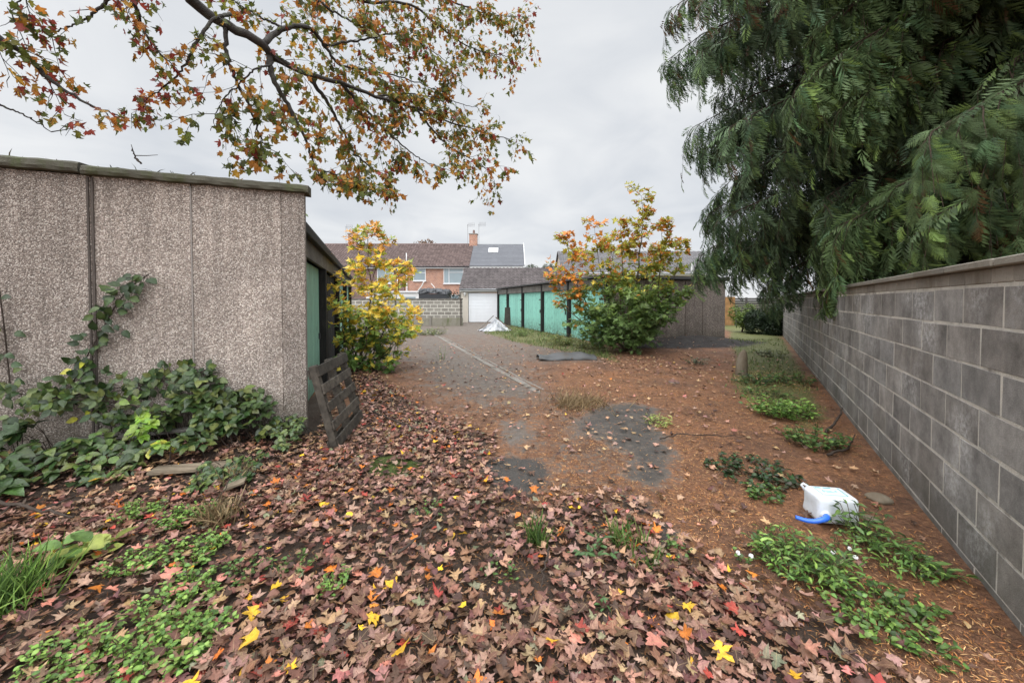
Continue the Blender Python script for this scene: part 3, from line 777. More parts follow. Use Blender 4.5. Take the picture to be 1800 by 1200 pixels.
def window(parent, x0, x1, z0, z1, y, split=None, rail=None, matp='glass', fr=.06):
    f = MB(); d = .07
    f.box((x0, y - d, z0), (fr,0,0), (0,d,0), (0,0,z1-z0)); f.box((x1-fr, y - d, z0), (fr,0,0), (0,d,0), (0,0,z1-z0))
    f.box((x0+fr, y - d, z1-fr), (x1-x0-2*fr,0,0), (0,d,0), (0,0,fr)); f.box((x0+fr, y - d, z0), (x1-x0-2*fr,0,0), (0,d,0), (0,0,fr))
    xs_ = x0 + fr
    if split: f.box((split, y - d + .004, z0+fr), (fr,0,0), (0,d-.006,0), (0,0,z1-z0-2*fr)); xs_ = split + fr
    if rail: f.box((xs_, y - d + .004, rail), (x1-fr-xs_,0,0), (0,d-.006,0), (0,0,fr*.8))
    f.box((x0-.06, y - .12, z0-.07), (x1-x0+.12,0,0), (0,.13,0), (0,0,.066))
    w = f.build('window', M['upvc'], parent)
    p = MB(); p.box((x0+fr*.5, y - .03, z0+fr*.5), (x1-x0-fr,0,0), (0,.02,0), (0,0,z1-z0-fr)); p.build('pane', M[matp], w)
    return w

# white garage with pantile roof
Zg = 28.4
g = empty('white_garage', (-1.5, Zg, 0), 'cream garage with a white roller door under a dark pantile roof', 'garage')
xl, xr, ez, rz, dep = -3.72, 4.1, 2.44, 4.22, 6.0
wl = MB(); wl.box((xl, Zg, 0), (.50,0,0), (0,.2,0), (0,0,ez)); wl.box((xl+.50, Zg, 2.17), (2.2,0,0), (0,.2,0), (0,0,ez-2.17)); wl.box((xl+2.7, Zg, 0), (xr-xl-2.7,0,0), (0,.2,0), (0,0,ez))
wl.box((xl, Zg+.2, 0), (.2,0,0), (0,dep-.2,0), (0,0,ez)); wl.box((xr-.2, Zg+.2, 0), (.2,0,0), (0,dep-.2,0), (0,0,ez))
for xg in (xl + .02, xr - .2):
    wl.add([(xg, Zg, ez), (xg+.18, Zg, ez), (xg, Zg+dep, ez), (xg+.18, Zg+dep, ez), (xg, Zg+dep/2, rz-.06), (xg+.18, Zg+dep/2, rz-.06)], [(0,2,4),(1,5,3),(0,4,5,1),(2,3,5,4)])
wl.build('wall', M['cream'], g)
d = MB()
for r in range(9): d.box((xl+.53, Zg+.06, .02 + r*.237), (2.14,0,0), (0,.04,0), (0,0,.225)); 
d.box((xl+.53, Zg+.085, .02), (2.14,0,0), (0,.03,0), (0,0,2.13)); d.build('roller_door', M['rdoor'], g, .008)
tile_roof('roof', (xl-.12, Zg-.28, ez+.02), (xr-xl+.24, 0, 0), (0, dep/2+.28, rz-ez), 13, .30, M['tile_garage'], g, .040, .20, .075)
tile_roof('rear_roof', (xl-.12, Zg+dep+.28, ez+.02), (xr-xl+.24, 0, 0), (0, -dep/2-.28, rz-ez), 13, .30, M['tile_garage'], g, .030, .15, .05)
fb = MB(); fb.box((xl-.1, Zg-.20, ez-.17), (xr-xl+.2,0,0), (0,.03,0), (0,0,.15)); fb.build('fascia', M['white'], g)
gut = MB(); gut.tube([(xl-.12, Zg-.27, ez-.02), (xr+.12, Zg-.27, ez-.02)], .055, 8); gut.build('gutter', M['metal_grey'], g, smooth=True)
lm = MB(); lm.tube([(xl+.27, Zg-.12, 1.95), (xl+.27, Zg-.12, 2.15), (xl+.27, Zg-.12, 2.2)], [.05, .10, .03], 8); lm.box((xl+.24, Zg-.12, 2.06), (.06,0,0), (0,.12,0), (0,0,.05))
lm.build('wall_lantern', M['lampshell'], g)

# low block wall at the end of the lane
Zw = 24.4
lw = empty('end_wall', (-4.7, Zw, 0), 'low grey block wall on a mossy rendered base closing the lane', 'wall')
a = MB(); a.box((-11.5, Zw, .5), (8.35,0,0), (0,.22,0), (0,0,1.16)); a.build('blockwork', M['far_block'], lw)
a = MB(); a.box((-11.5, Zw-.03, -.05), (8.38,0,0), (0,.28,0), (0,0,.548)); a.build('rendered_base', M['render_base'], lw, .02)
a = MB(); a.box((-11.5, Zw-.04, 1.662), (8.38,0,0), (0,.30,0), (0,0,.06)); a.build('coping', M['grey_wood'], lw)
a = MB(); a.tube([(-3.22, Zw-.05, 0), (-3.22, Zw-.05, 1.75)], .03, 8); a.build('drainpipe', M['twig'], lw)
a = MB(); a.box((-5.2, Zw-.09, -.02), (.12,0,0), (0,.055,0), (0,0,.62)); a.build('stub_post', M['concrete'], lw)

# black covered load, pale fence and lean-to behind the low wall
tb = empty('tarpaulin_bundle', (-5.3, 26.6, 0), 'black sheeting bundled over a long box behind the end wall', 'tarpaulin')
nu_, nv_ = 26, 10; V = []; fs = []
for i in range(nu_):
    for j in range(nv_):
        t = i/(nu_-1); s = j/(nv_-1)*math.pi
        x = -6.35 + 2.15*t; rr = .45 + .03*math.sin(i*1.9) + .03*math.sin(j*2.3 + i*.7)
        V.append((x + .04*math.sin(j*1.3+i), 26.6 - rr*1.1*math.cos(s), (2.02 + .06*math.sin(t*3+.5)) + rr*.78*math.sin(s)*(1 if 0 < i < nu_-1 else .7)))
for i in range(nu_-1):
    for j in range(nv_-1): fs.append((i*nv_+j, i*nv_+j+1, (i+1)*nv_+j+1, (i+1)*nv_+j))
fs.append(tuple(range(nv_))); fs.append(tuple((nu_-1)*nv_ + j for j in range(nv_))[::-1])
a = MB(); a.add(V, fs); a.build('cover', M['black_plastic'], tb)
a = MB(); a.box((-6.3, 26.15, 0), (2.05,0,0), (0,.9,0), (0,0,2.05), (.5,.5,.5)); a.build('box', M['black_plastic'], tb)
a = MB(); a.tube([(-6.45, 26.1, 2.1), (-6.1, 26.1, 2.55), (-5.95, 26.1, 2.85), (-5.8, 26.1, 2.92)], .035, 6); a.tube([(-5.45, 26.1, 2.75), (-5.2, 26.1, 2.45)], .03, 6); a.build('bent_pipe', M['white'], tb)
pf = MB()
for i in range(14): pf.box((-4.1 + i*.12, 30.0, 0), (.112,0,0), (0,.03,0), (0,0,2.35), (random.uniform(.9,1.5),)*3)
o = pf.build('pale_fence', M['grey_wood']); tag(o, 'pale grey board fence between the black bundle and the white garage', 'fence')
for i, x in enumerate([-4.0, -3.75, -3.5]):
    p = empty('potted_plant', (x, 25.0, 0), ['small dark potted shrub on a stand, farthest from the white garage', 'small dark potted shrub on a stand, middle of the three', 'small dark potted shrub on a stand, closest to the white garage'][i], 'plant', 'potted shrubs behind the end wall')
    a = MB(); a.tube([(x,25,0),(x,25,1.5),(x,25,1.52),(x,25,1.75)], [.04,.04,.08,.11], 8); a.build('pot', M['pot'], p)
    s_ = Scatter(); k = 70; pos = np.array([x, 25, 1.95]) + rng.normal(0, .07, (k,3))*np.array([1,1,1.8]); s_.put(OVATE[0], pos, frames(rng.normal(0,1,(k,3)), rng.normal(0,1,(k,3))), rng.uniform(.06,.1,k), np.array([(.02,.03,.015)]*k)); s_.build('foliage', M['weed'], p)
lt = empty('lean_to', (-9, 31, 0), 'white painted lean-to seen over the end wall', 'shed')
a = MB(); a.box((-11.5, 30.5, 0), (4.3,0,0), (0,3,0), (0,0,2.25)); a.build('wall', M['white'], lt)
a = MB(); a.box((-11.65, 30.35, 2.253), (4.6,0,0), (0,3.2,0), (0,0,.10)); a.build('roof', M['upvc'], lt)
a = MB(); a.box((-8.5, 30.46, .9), (.9,0,0), (0,.03,0), (0,0,1.0)); a.build('window', M['glass'], lt)

# ------------------------------------------------------------------ brick terrace
def aerial(parent, x, y, z, h, flip=1):
    a = MB(); a.tube([(x, y, z), (x, y, z + h)], .022, 5); a.tube([(x - .1*flip, y, z + h - .12), (x + .75*flip, y, z + h - .05)], .016, 5)
    for k in range(6): a.tube([(x + flip*(.05 + k*.13), y - .05, z + h - .32), (x + flip*(.05 + k*.13), y + .05, z + h + .18)], .014, 4)
    a.build('aerial', M['aerial'], parent)
Zh = 38.0; EV, RG, DP = 4.93, 7.66, 8.0
def gable_end(mb, x, w=.2):
    mb.add([(x, Zh, EV), (x+w, Zh, EV), (x, Zh+DP, EV), (x+w, Zh+DP, EV), (x, Zh+DP/2, RG-.05), (x+w, Zh+DP/2, RG-.05)], [(0,2,4),(1,5,3),(0,4,5,1),(2,3,5,4)])
h1 = empty('terrace_house', (-11, Zh, 0), 'red brick terrace with a long brown tiled roof and white windows', 'house')
xl, xs_, xr = -20.5, -4.15, 1.1
a = MB(); a.box((-10.5, Zh, 0), (xs_ + 10.5, 0, 0), (0,.25,0), (0,0,EV)); a.box((xl, Zh+.25, 0), (xs_ - xl, 0, 0), (0, DP-.25, 0), (0,0,EV)); gable_end(a, xl); a.build('wall', M['brick'], h1)
a = MB(); a.box((xl, Zh-.02, 0), (-10.56-xl, 0, 0), (0,.26,0), (0,0,EV-.02)); a.build('tile_hung_wall', M['brick_dark'], h1)
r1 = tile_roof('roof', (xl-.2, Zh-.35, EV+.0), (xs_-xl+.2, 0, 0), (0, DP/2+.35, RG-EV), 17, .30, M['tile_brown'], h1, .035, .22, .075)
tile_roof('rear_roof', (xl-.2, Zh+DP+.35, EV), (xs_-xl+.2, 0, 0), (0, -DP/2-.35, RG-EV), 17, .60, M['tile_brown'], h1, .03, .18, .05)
a = MB(); a.tube([(xl-.2, Zh+DP/2, RG+.03), (xs_, Zh+DP/2, RG+.03)], .11, 8); a.build('ridge_tiles', M['tile_brown'], h1)
a = MB(); a.box((xl, Zh-.30, EV-.20), (xs_-xl,0,0), (0,.03,0), (0,0,.17)); a.build('fascia', M['white'], h1)
a = MB(); a.tube([(xl, Zh-.38, EV-.03), (xs_, Zh-.38, EV-.03)], .06, 8); a.build('gutter', M['pot'], h1, smooth=True)
a = MB(); a.tube([(-10.28, Zh-.12, 0), (-10.28, Zh-.12, EV-.1)], .06, 8); a.tube([(-10.28, Zh-.2, EV), (-10.28, Zh-.25, EV+1.3)], .045, 8); a.build('soil_pipe', M['white'], h1, smooth=True)
a = MB(); a.tube([(-11.2, Zh-.12, 0), (-11.2, Zh-.12, EV-.1)], .05, 8); a.build('downpipe', M['white'], h1, smooth=True)
window(h1, -9.65, -8.45, 3.55, 4.78, Zh, None, 4.30)
window(h1, -6.7, -4.75, 3.28, 4.80, Zh, -6.2, 4.35)
window(h1, -13.2, -11.6, 3.3, 4.75, Zh-.02, -12.4, 4.35)
window(h1, -6.9, -5.2, .9, 2.2, Zh, -6.0)
def chimney(parent, x, y, z0, z1, w=.85, d=.6):
    a = MB(); a.box((x-w/2, y-d/2, z0), (w,0,0), (0,d,0), (0,0,z1-z0)); c = a.build('chimney', M['brick'], parent)
    a = MB(); a.box((x-w/2-.05, y-d/2-.05, z1+.002), (w+.1,0,0), (0,d+.1,0), (0,0,.10)); a.build('chimney_cap', M['concrete'], c, .01)
    a = MB(); a.tube([(x+.05, y, z1+.1), (x+.05, y, z1+.5)], [.13,.11], 10); a.build('chimney_pot', M['brick_dark'], c)
    return c
chimney(r1, xs_ - .02, Zh+DP/2, RG-.35, 8.72); aerial(h1, -4.75, Zh+DP/2-.35, 7.5, 2.3, 1); aerial(h1, -3.55, Zh+DP/2-.35, 7.5, 2.35, 1)
chimney(r1, -17.2, Zh+DP/2, RG-.35, 8.75); aerial(h1, -17.8, Zh+DP/2-.35, 7.6, 2.0, 1)
h2 = empty('end_house', (-1.5, Zh, 0), 'end terrace house with a smooth grey slate roof and one skylight', 'house')
a = MB(); a.box((xs_+.01, Zh, 0), (xr - xs_ - .01, 0, 0), (0, DP, 0), (0,0,EV)); gable_end(a, xr-.21); a.build('wall', M['brick'], h2)
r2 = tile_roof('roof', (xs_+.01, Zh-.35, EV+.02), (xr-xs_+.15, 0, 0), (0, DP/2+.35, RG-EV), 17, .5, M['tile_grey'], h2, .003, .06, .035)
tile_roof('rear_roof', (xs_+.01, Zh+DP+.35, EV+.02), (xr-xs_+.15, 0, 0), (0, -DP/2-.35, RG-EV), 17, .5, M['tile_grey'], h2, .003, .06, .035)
sl = unit(np.array([0, DP/2+.35, RG-EV])); nn = np.array([0, -sl[2], sl[1]]); p0 = np.array([-2.45, Zh-.35, EV]) + sl * 3.05 + nn * .05
a = MB(); a.box(p0, (1.0,0,0), sl*1.0, nn*.08); sk = a.build('skylight', M['upvc'], r2)
a = MB(); a.box(p0 + np.array([.1,0,0]) + sl*.1 + nn*.081, (.8,0,0), sl*.8, nn*.012); a.build('pane', M['sky_pane'], sk)
a = MB(); a.box((xr+.12, Zh-.37, EV-.05), (.05,0,0), (0, DP/2+.37, RG-EV), (0,0,.22)); a.build('bargeboard', M['white'], h2)
a = MB(); a.box((xs_+.02, Zh-.30, EV-.18), (xr-xs_,0,0), (0,.03,0), (0,0,.16)); a.build('fascia', M['white'], h2)
window(h2, -2.9, -1.1, 3.3, 4.75, Zh, -2.0)

# house behind the right garages
Zr = 40.0; EV2, RG2, DP2 = 4.42, 7.15, 7.5
h3 = empty('cream_house', (10, Zr, 0), 'cream rendered house with a grey tiled roof behind the right garages', 'house')
a = MB(); a.box((5.3, Zr, 0), (16,0,0), (0,DP2,0), (0,0,EV2)); a.add([(5.3, Zr, EV2), (5.5, Zr, EV2), (5.3, Zr+DP2, EV2), (5.5, Zr+DP2, EV2), (5.3, Zr+DP2/2, RG2-.05), (5.5, Zr+DP2/2, RG2-.05)], [(0,2,4),(1,5,3),(0,4,5,1),(2,3,5,4)])
a.build('wall', M['cream'], h3)
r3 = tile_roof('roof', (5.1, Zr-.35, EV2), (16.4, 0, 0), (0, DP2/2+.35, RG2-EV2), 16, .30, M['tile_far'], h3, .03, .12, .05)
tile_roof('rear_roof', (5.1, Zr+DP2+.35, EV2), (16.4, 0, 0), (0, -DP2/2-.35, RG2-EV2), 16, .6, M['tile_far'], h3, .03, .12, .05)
a = MB(); a.tube([(5.1, Zr-.4, EV2-.04), (21.5, Zr-.4, EV2-.04)], .07, 8); a.build('gutter', M['metal_grey'], h3, smooth=True)
a = MB(); a.box((5.1, Zr-.3, EV2-.2), (16.4,0,0), (0,.03,0), (0,0,.15)); a.build('fascia', M['white'], h3)
window(h3, 6.2, 7.4, 2.9, 4.1, Zr, 6.8, None, 'pane_dark'); window(h3, 12.0, 13.8, 2.9, 4.1, Zr, 12.9, None, 'pane_dark')
a = MB(); a.tube([(18.4, Zr-.3, 4.3), (18.4, Zr-.3, 5.4)], .07, 8); a.build('vent_pipe', M['white'], h3)

# fences at the far right
Zf = 24.2
f = empty('wooden_gate', (13.6, Zf, 0), 'brown vertical board gate beside the right garages', 'gate')
a = MB()
for i in range(9): t = random.uniform(.8, 1.15); a.box((12.7 + i*.14, Zf, .04), (.135,0,0), (0,.02,0), (0,0,1.78 + .0*i), (t,t,t))
a.build('boards', M['brown_wood'], f)
a = MB(); a.box((12.7, Zf+.022, .3), (1.26,0,0), (0,.05,0), (0,0,.09)); a.box((12.7, Zf+.022, 1.45), (1.26,0,0), (0,.05,0), (0,0,.09)); a.build('rail', M['brown_wood'], f)
a = MB(); a.box((13.98, Zf-.03, 0), (.1,0,0), (0,.1,0), (0,0,1.3)); a.build('post', M['grey_wood'], f)
f = empty('slatted_fence', (16, 25.6, 0), 'dark grey slatted fence behind the round conifer bush', 'fence')
a = MB()
for i in range(11): t = random.uniform(.35,.55); a.box((13.4, 25.6, .08 + i*.155), (9,0,0), (0,.02,0), (0,0,.135), (t,t,t*1.05))
a.build('slats', M['grey_wood'], f)
for i in range(5): a = MB(); a.box((13.5 + i*2, 25.625, 0), (.1,0,0), (0,.1,0), (0,0,1.8), (.5,.5,.5)); a.build('post', M['grey_wood'], f)

# ------------------------------------------------------------------ trees
def polyl(pts, n=10):
    """smooth resampled polyline (Catmull-Rom)"""
    p = np.array(pts, float); p = np.vstack([2*p[0]-p[1], p, 2*p[-1]-p[-2]]); out = []
    segs = len(p) - 3; per = max(2, n // segs + 1)
    for i in range(segs):
        a, b_, c, d = p[i:i+4]
        for t in np.linspace(0, 1, per, endpoint=False):
            out.append(.5*((2*b_) + (-a+c)*t + (2*a-5*b_+4*c-d)*t*t + (-a+3*b_-3*c+d)*t**3))
    out.append(p[-2]); return np.array(out)

# --- autumn maple overhead, its trunk to the left of the camera
mp = empty('maple_tree', (-4.5, 2.3, 0), 'autumn maple whose thinning branches hang over the left garages', 'tree')
wood = MB(); tr = polyl([(-4.5,2.3,-.1),(-4.48,2.32,1.5),(-4.4,2.4,3.0),(-4.2,2.55,4.1),(-4.3,2.7,6.0),(-4.1,3.0,8.5)], 24)
tm = MB(); tm.tube(tr, list(np.linspace(.26, .05, len(tr))), 12); tm.build('trunk', M['bark_dark'], mp, smooth=True)
def D(x, y, z): return dp(x, y, z)
limbs = [
 ([(-4.25,2.5,3.8), D(250,-110,3.4), D(335,0,3.9), D(400,45,4.1), D(462,78,4.3), D(482,102,4.45), D(540,130,4.8), D(600,147,5.1), D(660,170,5.5), D(730,190,6.0), D(790,215,6.4), D(850,232,6.8), D(895,245,7.0)], .064, .006),
 ([D(462,78,4.3), D(500,50,4.7), D(545,52,5.0), D(570,80,5.2), D(600,115,5.4), D(660,125,5.8), D(720,140,6.2), D(770,160,6.5)], .035, .006),
 ([D(472,88,4.4), D(478,130,4.4), D(495,165,4.5), D(520,210,4.6), D(540,255,4.7), D(556,298,4.8), D(582,328,4.8)], .036, .005),
 ([D(540,130,4.8), D(575,180,5.1), D(600,225,5.3), D(625,268,5.5), D(655,298,5.6), D(690,316,5.7)], .028, .005),
 ([D(395,42,4.1), D(398,90,4.1), D(415,140,4.2), D(440,190,4.3), D(458,240,4.4), D(470,260,4.4)], .026, .004),
 ([D(405,25,4.1), D(375,35,3.9), D(340,85,3.8), D(322,120,3.8), D(285,155,3.8), D(262,170,3.8)], .020, .004),
 ([D(335,0,3.9), D(400,-60,4.6), D(520,-30,5.3), D(640,2,6.0), D(720,8,6.4), D(770,45,6.7), D(830,85,7.0), D(890,100,7.2)], .040, .006),
 ([D(520,-30,5.3), D(570,10,5.3), D(620,40,5.6), D(660,70,5.8), D(690,110,6.0)], .022, .004),
 ([D(640,2,6.0), D(720,-30,6.6), D(800,5,7.0), D(860,25,7.3), D(920,30,7.5)], .028, .005),
 ([D(600,147,5.1), D(640,190,5.4), D(690,240,5.7), D(740,280,5.9), D(790,300,6.1)], .022, .004),
 ([D(730,190,6.0), D(780,250,6.2), D(820,275,6.4), D(860,300,6.6)], .018, .004),
 ([D(660,170,5.5), D(720,165,6.0), D(780,175,6.4), D(840,190,6.7)], .016, .004),
 ([(-4.35,2.35,3.5), D(-140,-10,2.9), D(-30,50,3.0), D(45,98,3.1), D(100,150,3.2), D(165,188,3.3), D(220,208,3.4)], .040, .004),
 ([D(-140,-10,2.9), D(-30,160,3.0), D(40,200,3.1), D(90,232,3.2)], .014, .003),
 ([D(250,-110,3.4), D(235,-40,3.3), D(245,30,3.4), D(270,80,3.5), D(310,120,3.6)], .026, .004),
 ([D(235,-40,3.3), D(180,10,3.2), D(140,40,3.2), D(90,60,3.2)], .018, .003),
 ([D(250,-110,3.4), D(150,-60,3.1), D(60,-20,3.0), D(20,20,3.0)], .022, .003),
 ([D(500,50,4.7), D(440,20,4.6), D(380,-20,4.6)], .016, .004),
 ([D(556,298,4.8), D(610,312,5.0), D(655,328,5.1)], .010, .003),
 ([D(480,110,4.4), D(440,130,4.2), D(390,180,4.2), D(370,230,4.2)], .013, .003),
 ([D(570,80,5.2), D(640,70,5.6), D(700,60,6.0), D(760,90,6.4), D(800,120,6.6)], .018, .004),
]
LV_pos, LV_dir, LV_c, LV_s = [], [], [], []
def leafcol_maple(p):
    u = rng.uniform()
    left = p[0] / p[1] < -.85
    pal = [(.085,.105,.022), (.16,.155,.028), (.30,.12,.022), (.34,.19,.03), (.19,.035,.024), (.055,.062,.018)]
    w = [.27,.22,.22,.14,.08,.07] if not left else [.18,.10,.24,.08,.30,.10]
    return np.array(pal[rng.choice(6, p=w)]) * rng.uniform(.7, 1.35)
def left_near(p): return p[1] < 3.9
def maple_twig(p, d, length, depth, dens=1.0):
    n = 5; pts = [np.array(p)]; d = unit(d)
    for i in range(n):
        d = unit(d + rng.normal(0, .16, 3) + np.array([0, 0, -.08])); pts.append(pts[-1] + d * length / n)
        if depth > 0 and rng.uniform() < .55:
            side = unit(np.cross(d, rng.normal(0, 1, 3))); maple_twig(pts[-1], unit(d*.7 + side*.8 + np.array([0,0,-.15])), length*rng.uniform(.45,.7), depth-1, dens)
        if rng.uniform() < .78 * dens:
            for sgn in (-1, 1):
                side = unit(np.cross(d, [0, 0, 1.0] + rng.normal(0, .5, 3))) * sgn
                q_ = pts[-1] + side * rng.uniform(.03, .08) + np.array([0, 0, -.02])
                LV_pos.append(q_); LV_dir.append(unit(side*.5 + d*.5 + np.array([0, 0, -.75]) + rng.normal(0, .3, 3))); LV_c.append(leafcol_maple(q_)); LV_s.append(rng.uniform(.055, .098) * (.8 if left_near(q_) else 1))
    wood.tube(pts, list(np.linspace(.0042 if depth else .003, .0014, len(pts))), 4, cap=False)
for li, (pts, r0, r1_) in enumerate(limbs):
    pl = polyl(pts, 40)
    pl[2:-1] += rng.normal(0, .006, pl[2:-1].shape)
    rad = list(np.linspace(r0**.7, r1_**.7, len(pl)) ** (1/.7))
    wood.tube(pl, rad, 8 if r0 > .03 else 6)
    seg = np.linalg.norm(np.diff(pl, axis=0), axis=1); cum = np.concatenate([[0], np.cumsum(seg)]); tot = cum[-1]
    start = {0: .42, 12: .4, 6: .30}.get(li, .15)
    thin = li == 13
    nearl = li in (12, 14, 15, 16, 5)
    k = int(tot * (1 - start) / (.2 if thin else .175 if nearl else .098))
    for s in np.linspace(start, 1.0, max(2, k)):
        i = min(np.searchsorted(cum, s*tot), len(pl)-1); i = max(i, 1)
        d = unit(pl[i] - pl[i-1]); side = unit(np.cross(d, rng.normal(0, 1, 3)))
        endf = .6 + .6*s
        if rng.uniform() < .80:
            maple_twig(pl[i], unit(d*.8 + side*.9 + np.array([0,0,-.12])), rng.uniform(.16, .34) if (nearl or (li in (2, 3, 18) and s > .6)) else rng.uniform(.22, .55), 1, (.12 if thin else .8 if nearl else .9) * (.75 if s < .4 else 1.0))
wood.build('branches', M['bark_dark'], mp, smooth=True)
sc = Scatter(); LVp = np.array(LV_pos); LVd = np.array(LV_dir); k = len(LVp)
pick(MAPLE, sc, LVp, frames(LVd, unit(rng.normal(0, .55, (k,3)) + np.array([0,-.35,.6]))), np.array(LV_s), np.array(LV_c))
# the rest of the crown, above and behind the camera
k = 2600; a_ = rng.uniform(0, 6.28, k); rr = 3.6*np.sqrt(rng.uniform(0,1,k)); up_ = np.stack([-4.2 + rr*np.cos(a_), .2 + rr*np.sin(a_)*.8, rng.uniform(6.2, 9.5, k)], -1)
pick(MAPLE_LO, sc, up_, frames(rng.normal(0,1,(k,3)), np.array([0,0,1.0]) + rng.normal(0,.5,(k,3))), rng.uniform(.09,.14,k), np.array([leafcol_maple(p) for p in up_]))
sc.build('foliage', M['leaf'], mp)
print('maple leaves', len(LVp))

# --- saplings
def sapling(name, label, base, stems, colfn, leaf, twigs_per_m, twl, r0=.022, tpl=MAPLE, dens=1.0, mat='sapling'):
    root = empty(name, base, label, 'tree'); st = MB(); pos = []; dr_ = []; sz = []
    def twig(p, d, L_, dep):
        pts = [np.array(p)]; d = unit(d); n = 4
        for i in range(n):
            d = unit(d + rng.normal(0, .18, 3) + np.array([0, 0, .05])); pts.append(pts[-1] + d*L_/n)
            if dep and rng.uniform() < .5: twig(pts[-1], unit(d + unit(rng.normal(0,1,3))*.9), L_*.55, dep-1)
            if rng.uniform() < .85*dens:
                for sg in (-1, 1):
                    sd = unit(np.cross(d, np.array([0,0,1.0]) + rng.normal(0,.4,3)))*sg
                    pos.append(pts[-1] + sd*leaf*.5*rng.uniform(.6,1.2)); dr_.append(unit(sd*.9 + d*.5 + np.array([0,0,-.45]) + rng.normal(0,.25,3))); sz.append(leaf*rng.uniform(.65,1.2))
        st.tube(pts, list(np.linspace(.005,.002,len(pts))), 4, cap=False)
    for (pts, rr_) in stems:
        pl = polyl(pts, 16); pl[1:-1] += rng.normal(0,.015,pl[1:-1].shape); st.tube(pl, list(np.linspace(rr_, .004, len(pl))), 6)
        seg = np.linalg.norm(np.diff(pl, axis=0), axis=1); tot = seg.sum(); cum = np.concatenate([[0], np.cumsum(seg)])
        for s in np.linspace(.12, 1, max(3, int(tot*twigs_per_m))):
            i = max(1, min(np.searchsorted(cum, s*tot), len(pl)-1)); d = unit(pl[i]-pl[i-1])
            a = rng.uniform(0, 6.28); sd = np.array([math.cos(a), math.sin(a), .1])
            twig(pl[i], unit(d*.6 + sd), twl*rng.uniform(.5,1.15)*(1.15-.6*s), 1)
    st.build('stems', M['stem_green'], root, smooth=True)
    pos_ = np.array(pos); k = len(pos_); ok = pos_[:, 2] > .05; s_ = Scatter()
    pick(tpl, s_, pos_[ok], frames(np.array(dr_)[ok], unit(np.array([0,-.30,.9]) + rng.normal(0,.30,(ok.sum(),3)))), np.array(sz)[ok], np.array([colfn(p) for p in pos_[ok]]))
    s_.build('foliage', M[mat], root); print(name, k); return root
def pal(c, j=.3): return np.array(c) * rng.uniform(1-j, 1+j)
def col_left(p):
    h = p[2] + rng.normal(0, .22) + .35*max(0, p[0] + 3.1)
    if h > 2.65: return pal((.30,.36,.09)) if rng.uniform() < .5 else pal((.62,.31,.07))
    if h > 1.35: return pal((.84,.63,.10), .15) if rng.uniform() < .62 else (pal((.38,.46,.10)) if rng.uniform() < .7 else pal((.70,.36,.09)))
    if h > .85: return pal((.30,.42,.09)) if rng.uniform() < .65 else pal((.78,.62,.09), .2)
    return pal((.13,.22,.06), .35) if rng.uniform() < .75 else pal((.70,.58,.09))
b0 = gp(630, 650); Y0 = b0[1]
def S(x, y, d=0): return dp(x, y, Y0 + d)
sapling('sapling', 'young maple with yellow leaves growing against the left garages', b0, [
  ([b0, S(640,590), S(652,520), S(648,460), S(645,400)], .026), ([b0, S(620,600), S(612,540), S(625,480), S(635,420)], .018),
  ([b0 + [.1,.1,0], S(665,600), S(690,550), S(700,500), S(690,470,.1)], .016), ([b0, S(610,610,-.3), S(600,560,-.3), S(600,510,-.2)], .014),
  ([b0, S(650,610,.5), S(680,560,.7), S(680,490,.8)], .014), ([b0, S(670,630,.1), S(700,600,.1), S(715,580,.1)], .012), ([b0, S(680,640,-.2), S(695,610,-.2), S(705,590,-.2)], .010), ([b0, S(675,620,.2), S(708,575,.3), S(728,555,.3)], .012), ([b0, S(670,650,.1), S(700,655,.2), S(718,668,.2)], .009),
  ([b0, S(640,620,-.4), S(650,560,-.5), S(660,510,-.4)], .014), ([b0, S(615,630,0), S(602,600,0)], .010), ([b0, S(655,500,.1), S(662,450,.1), S(668,430,.1)], .010)],
  col_left, .15, 4.4, .52, dens=.82)
def col_right(p):
    h = p[2] + rng.normal(0, .3); left = p[0] < 3.0
    if h > 3.0: return pal((.58,.23,.05)) if rng.uniform() < (.55 if left else .35) else pal((.40,.38,.06))
    if h > 2.1: return (pal((.60,.22,.04)) if rng.uniform() < (.60 if p[0] < 2.3 else .14) else (pal((.30,.34,.06)) if rng.uniform() < .7 else pal((.58,.44,.06))))
    if h > 1.3: return pal((.17,.25,.065)) if not (p[0] < 2.1 and rng.uniform() < .7) else pal((.58,.27,.045))
    return pal((.14,.22,.07), .4)
b1 = gp(1100, 618); Y1 = b1[1]
def S2(x, y, d=0): return dp(x, y, Y1 + d)
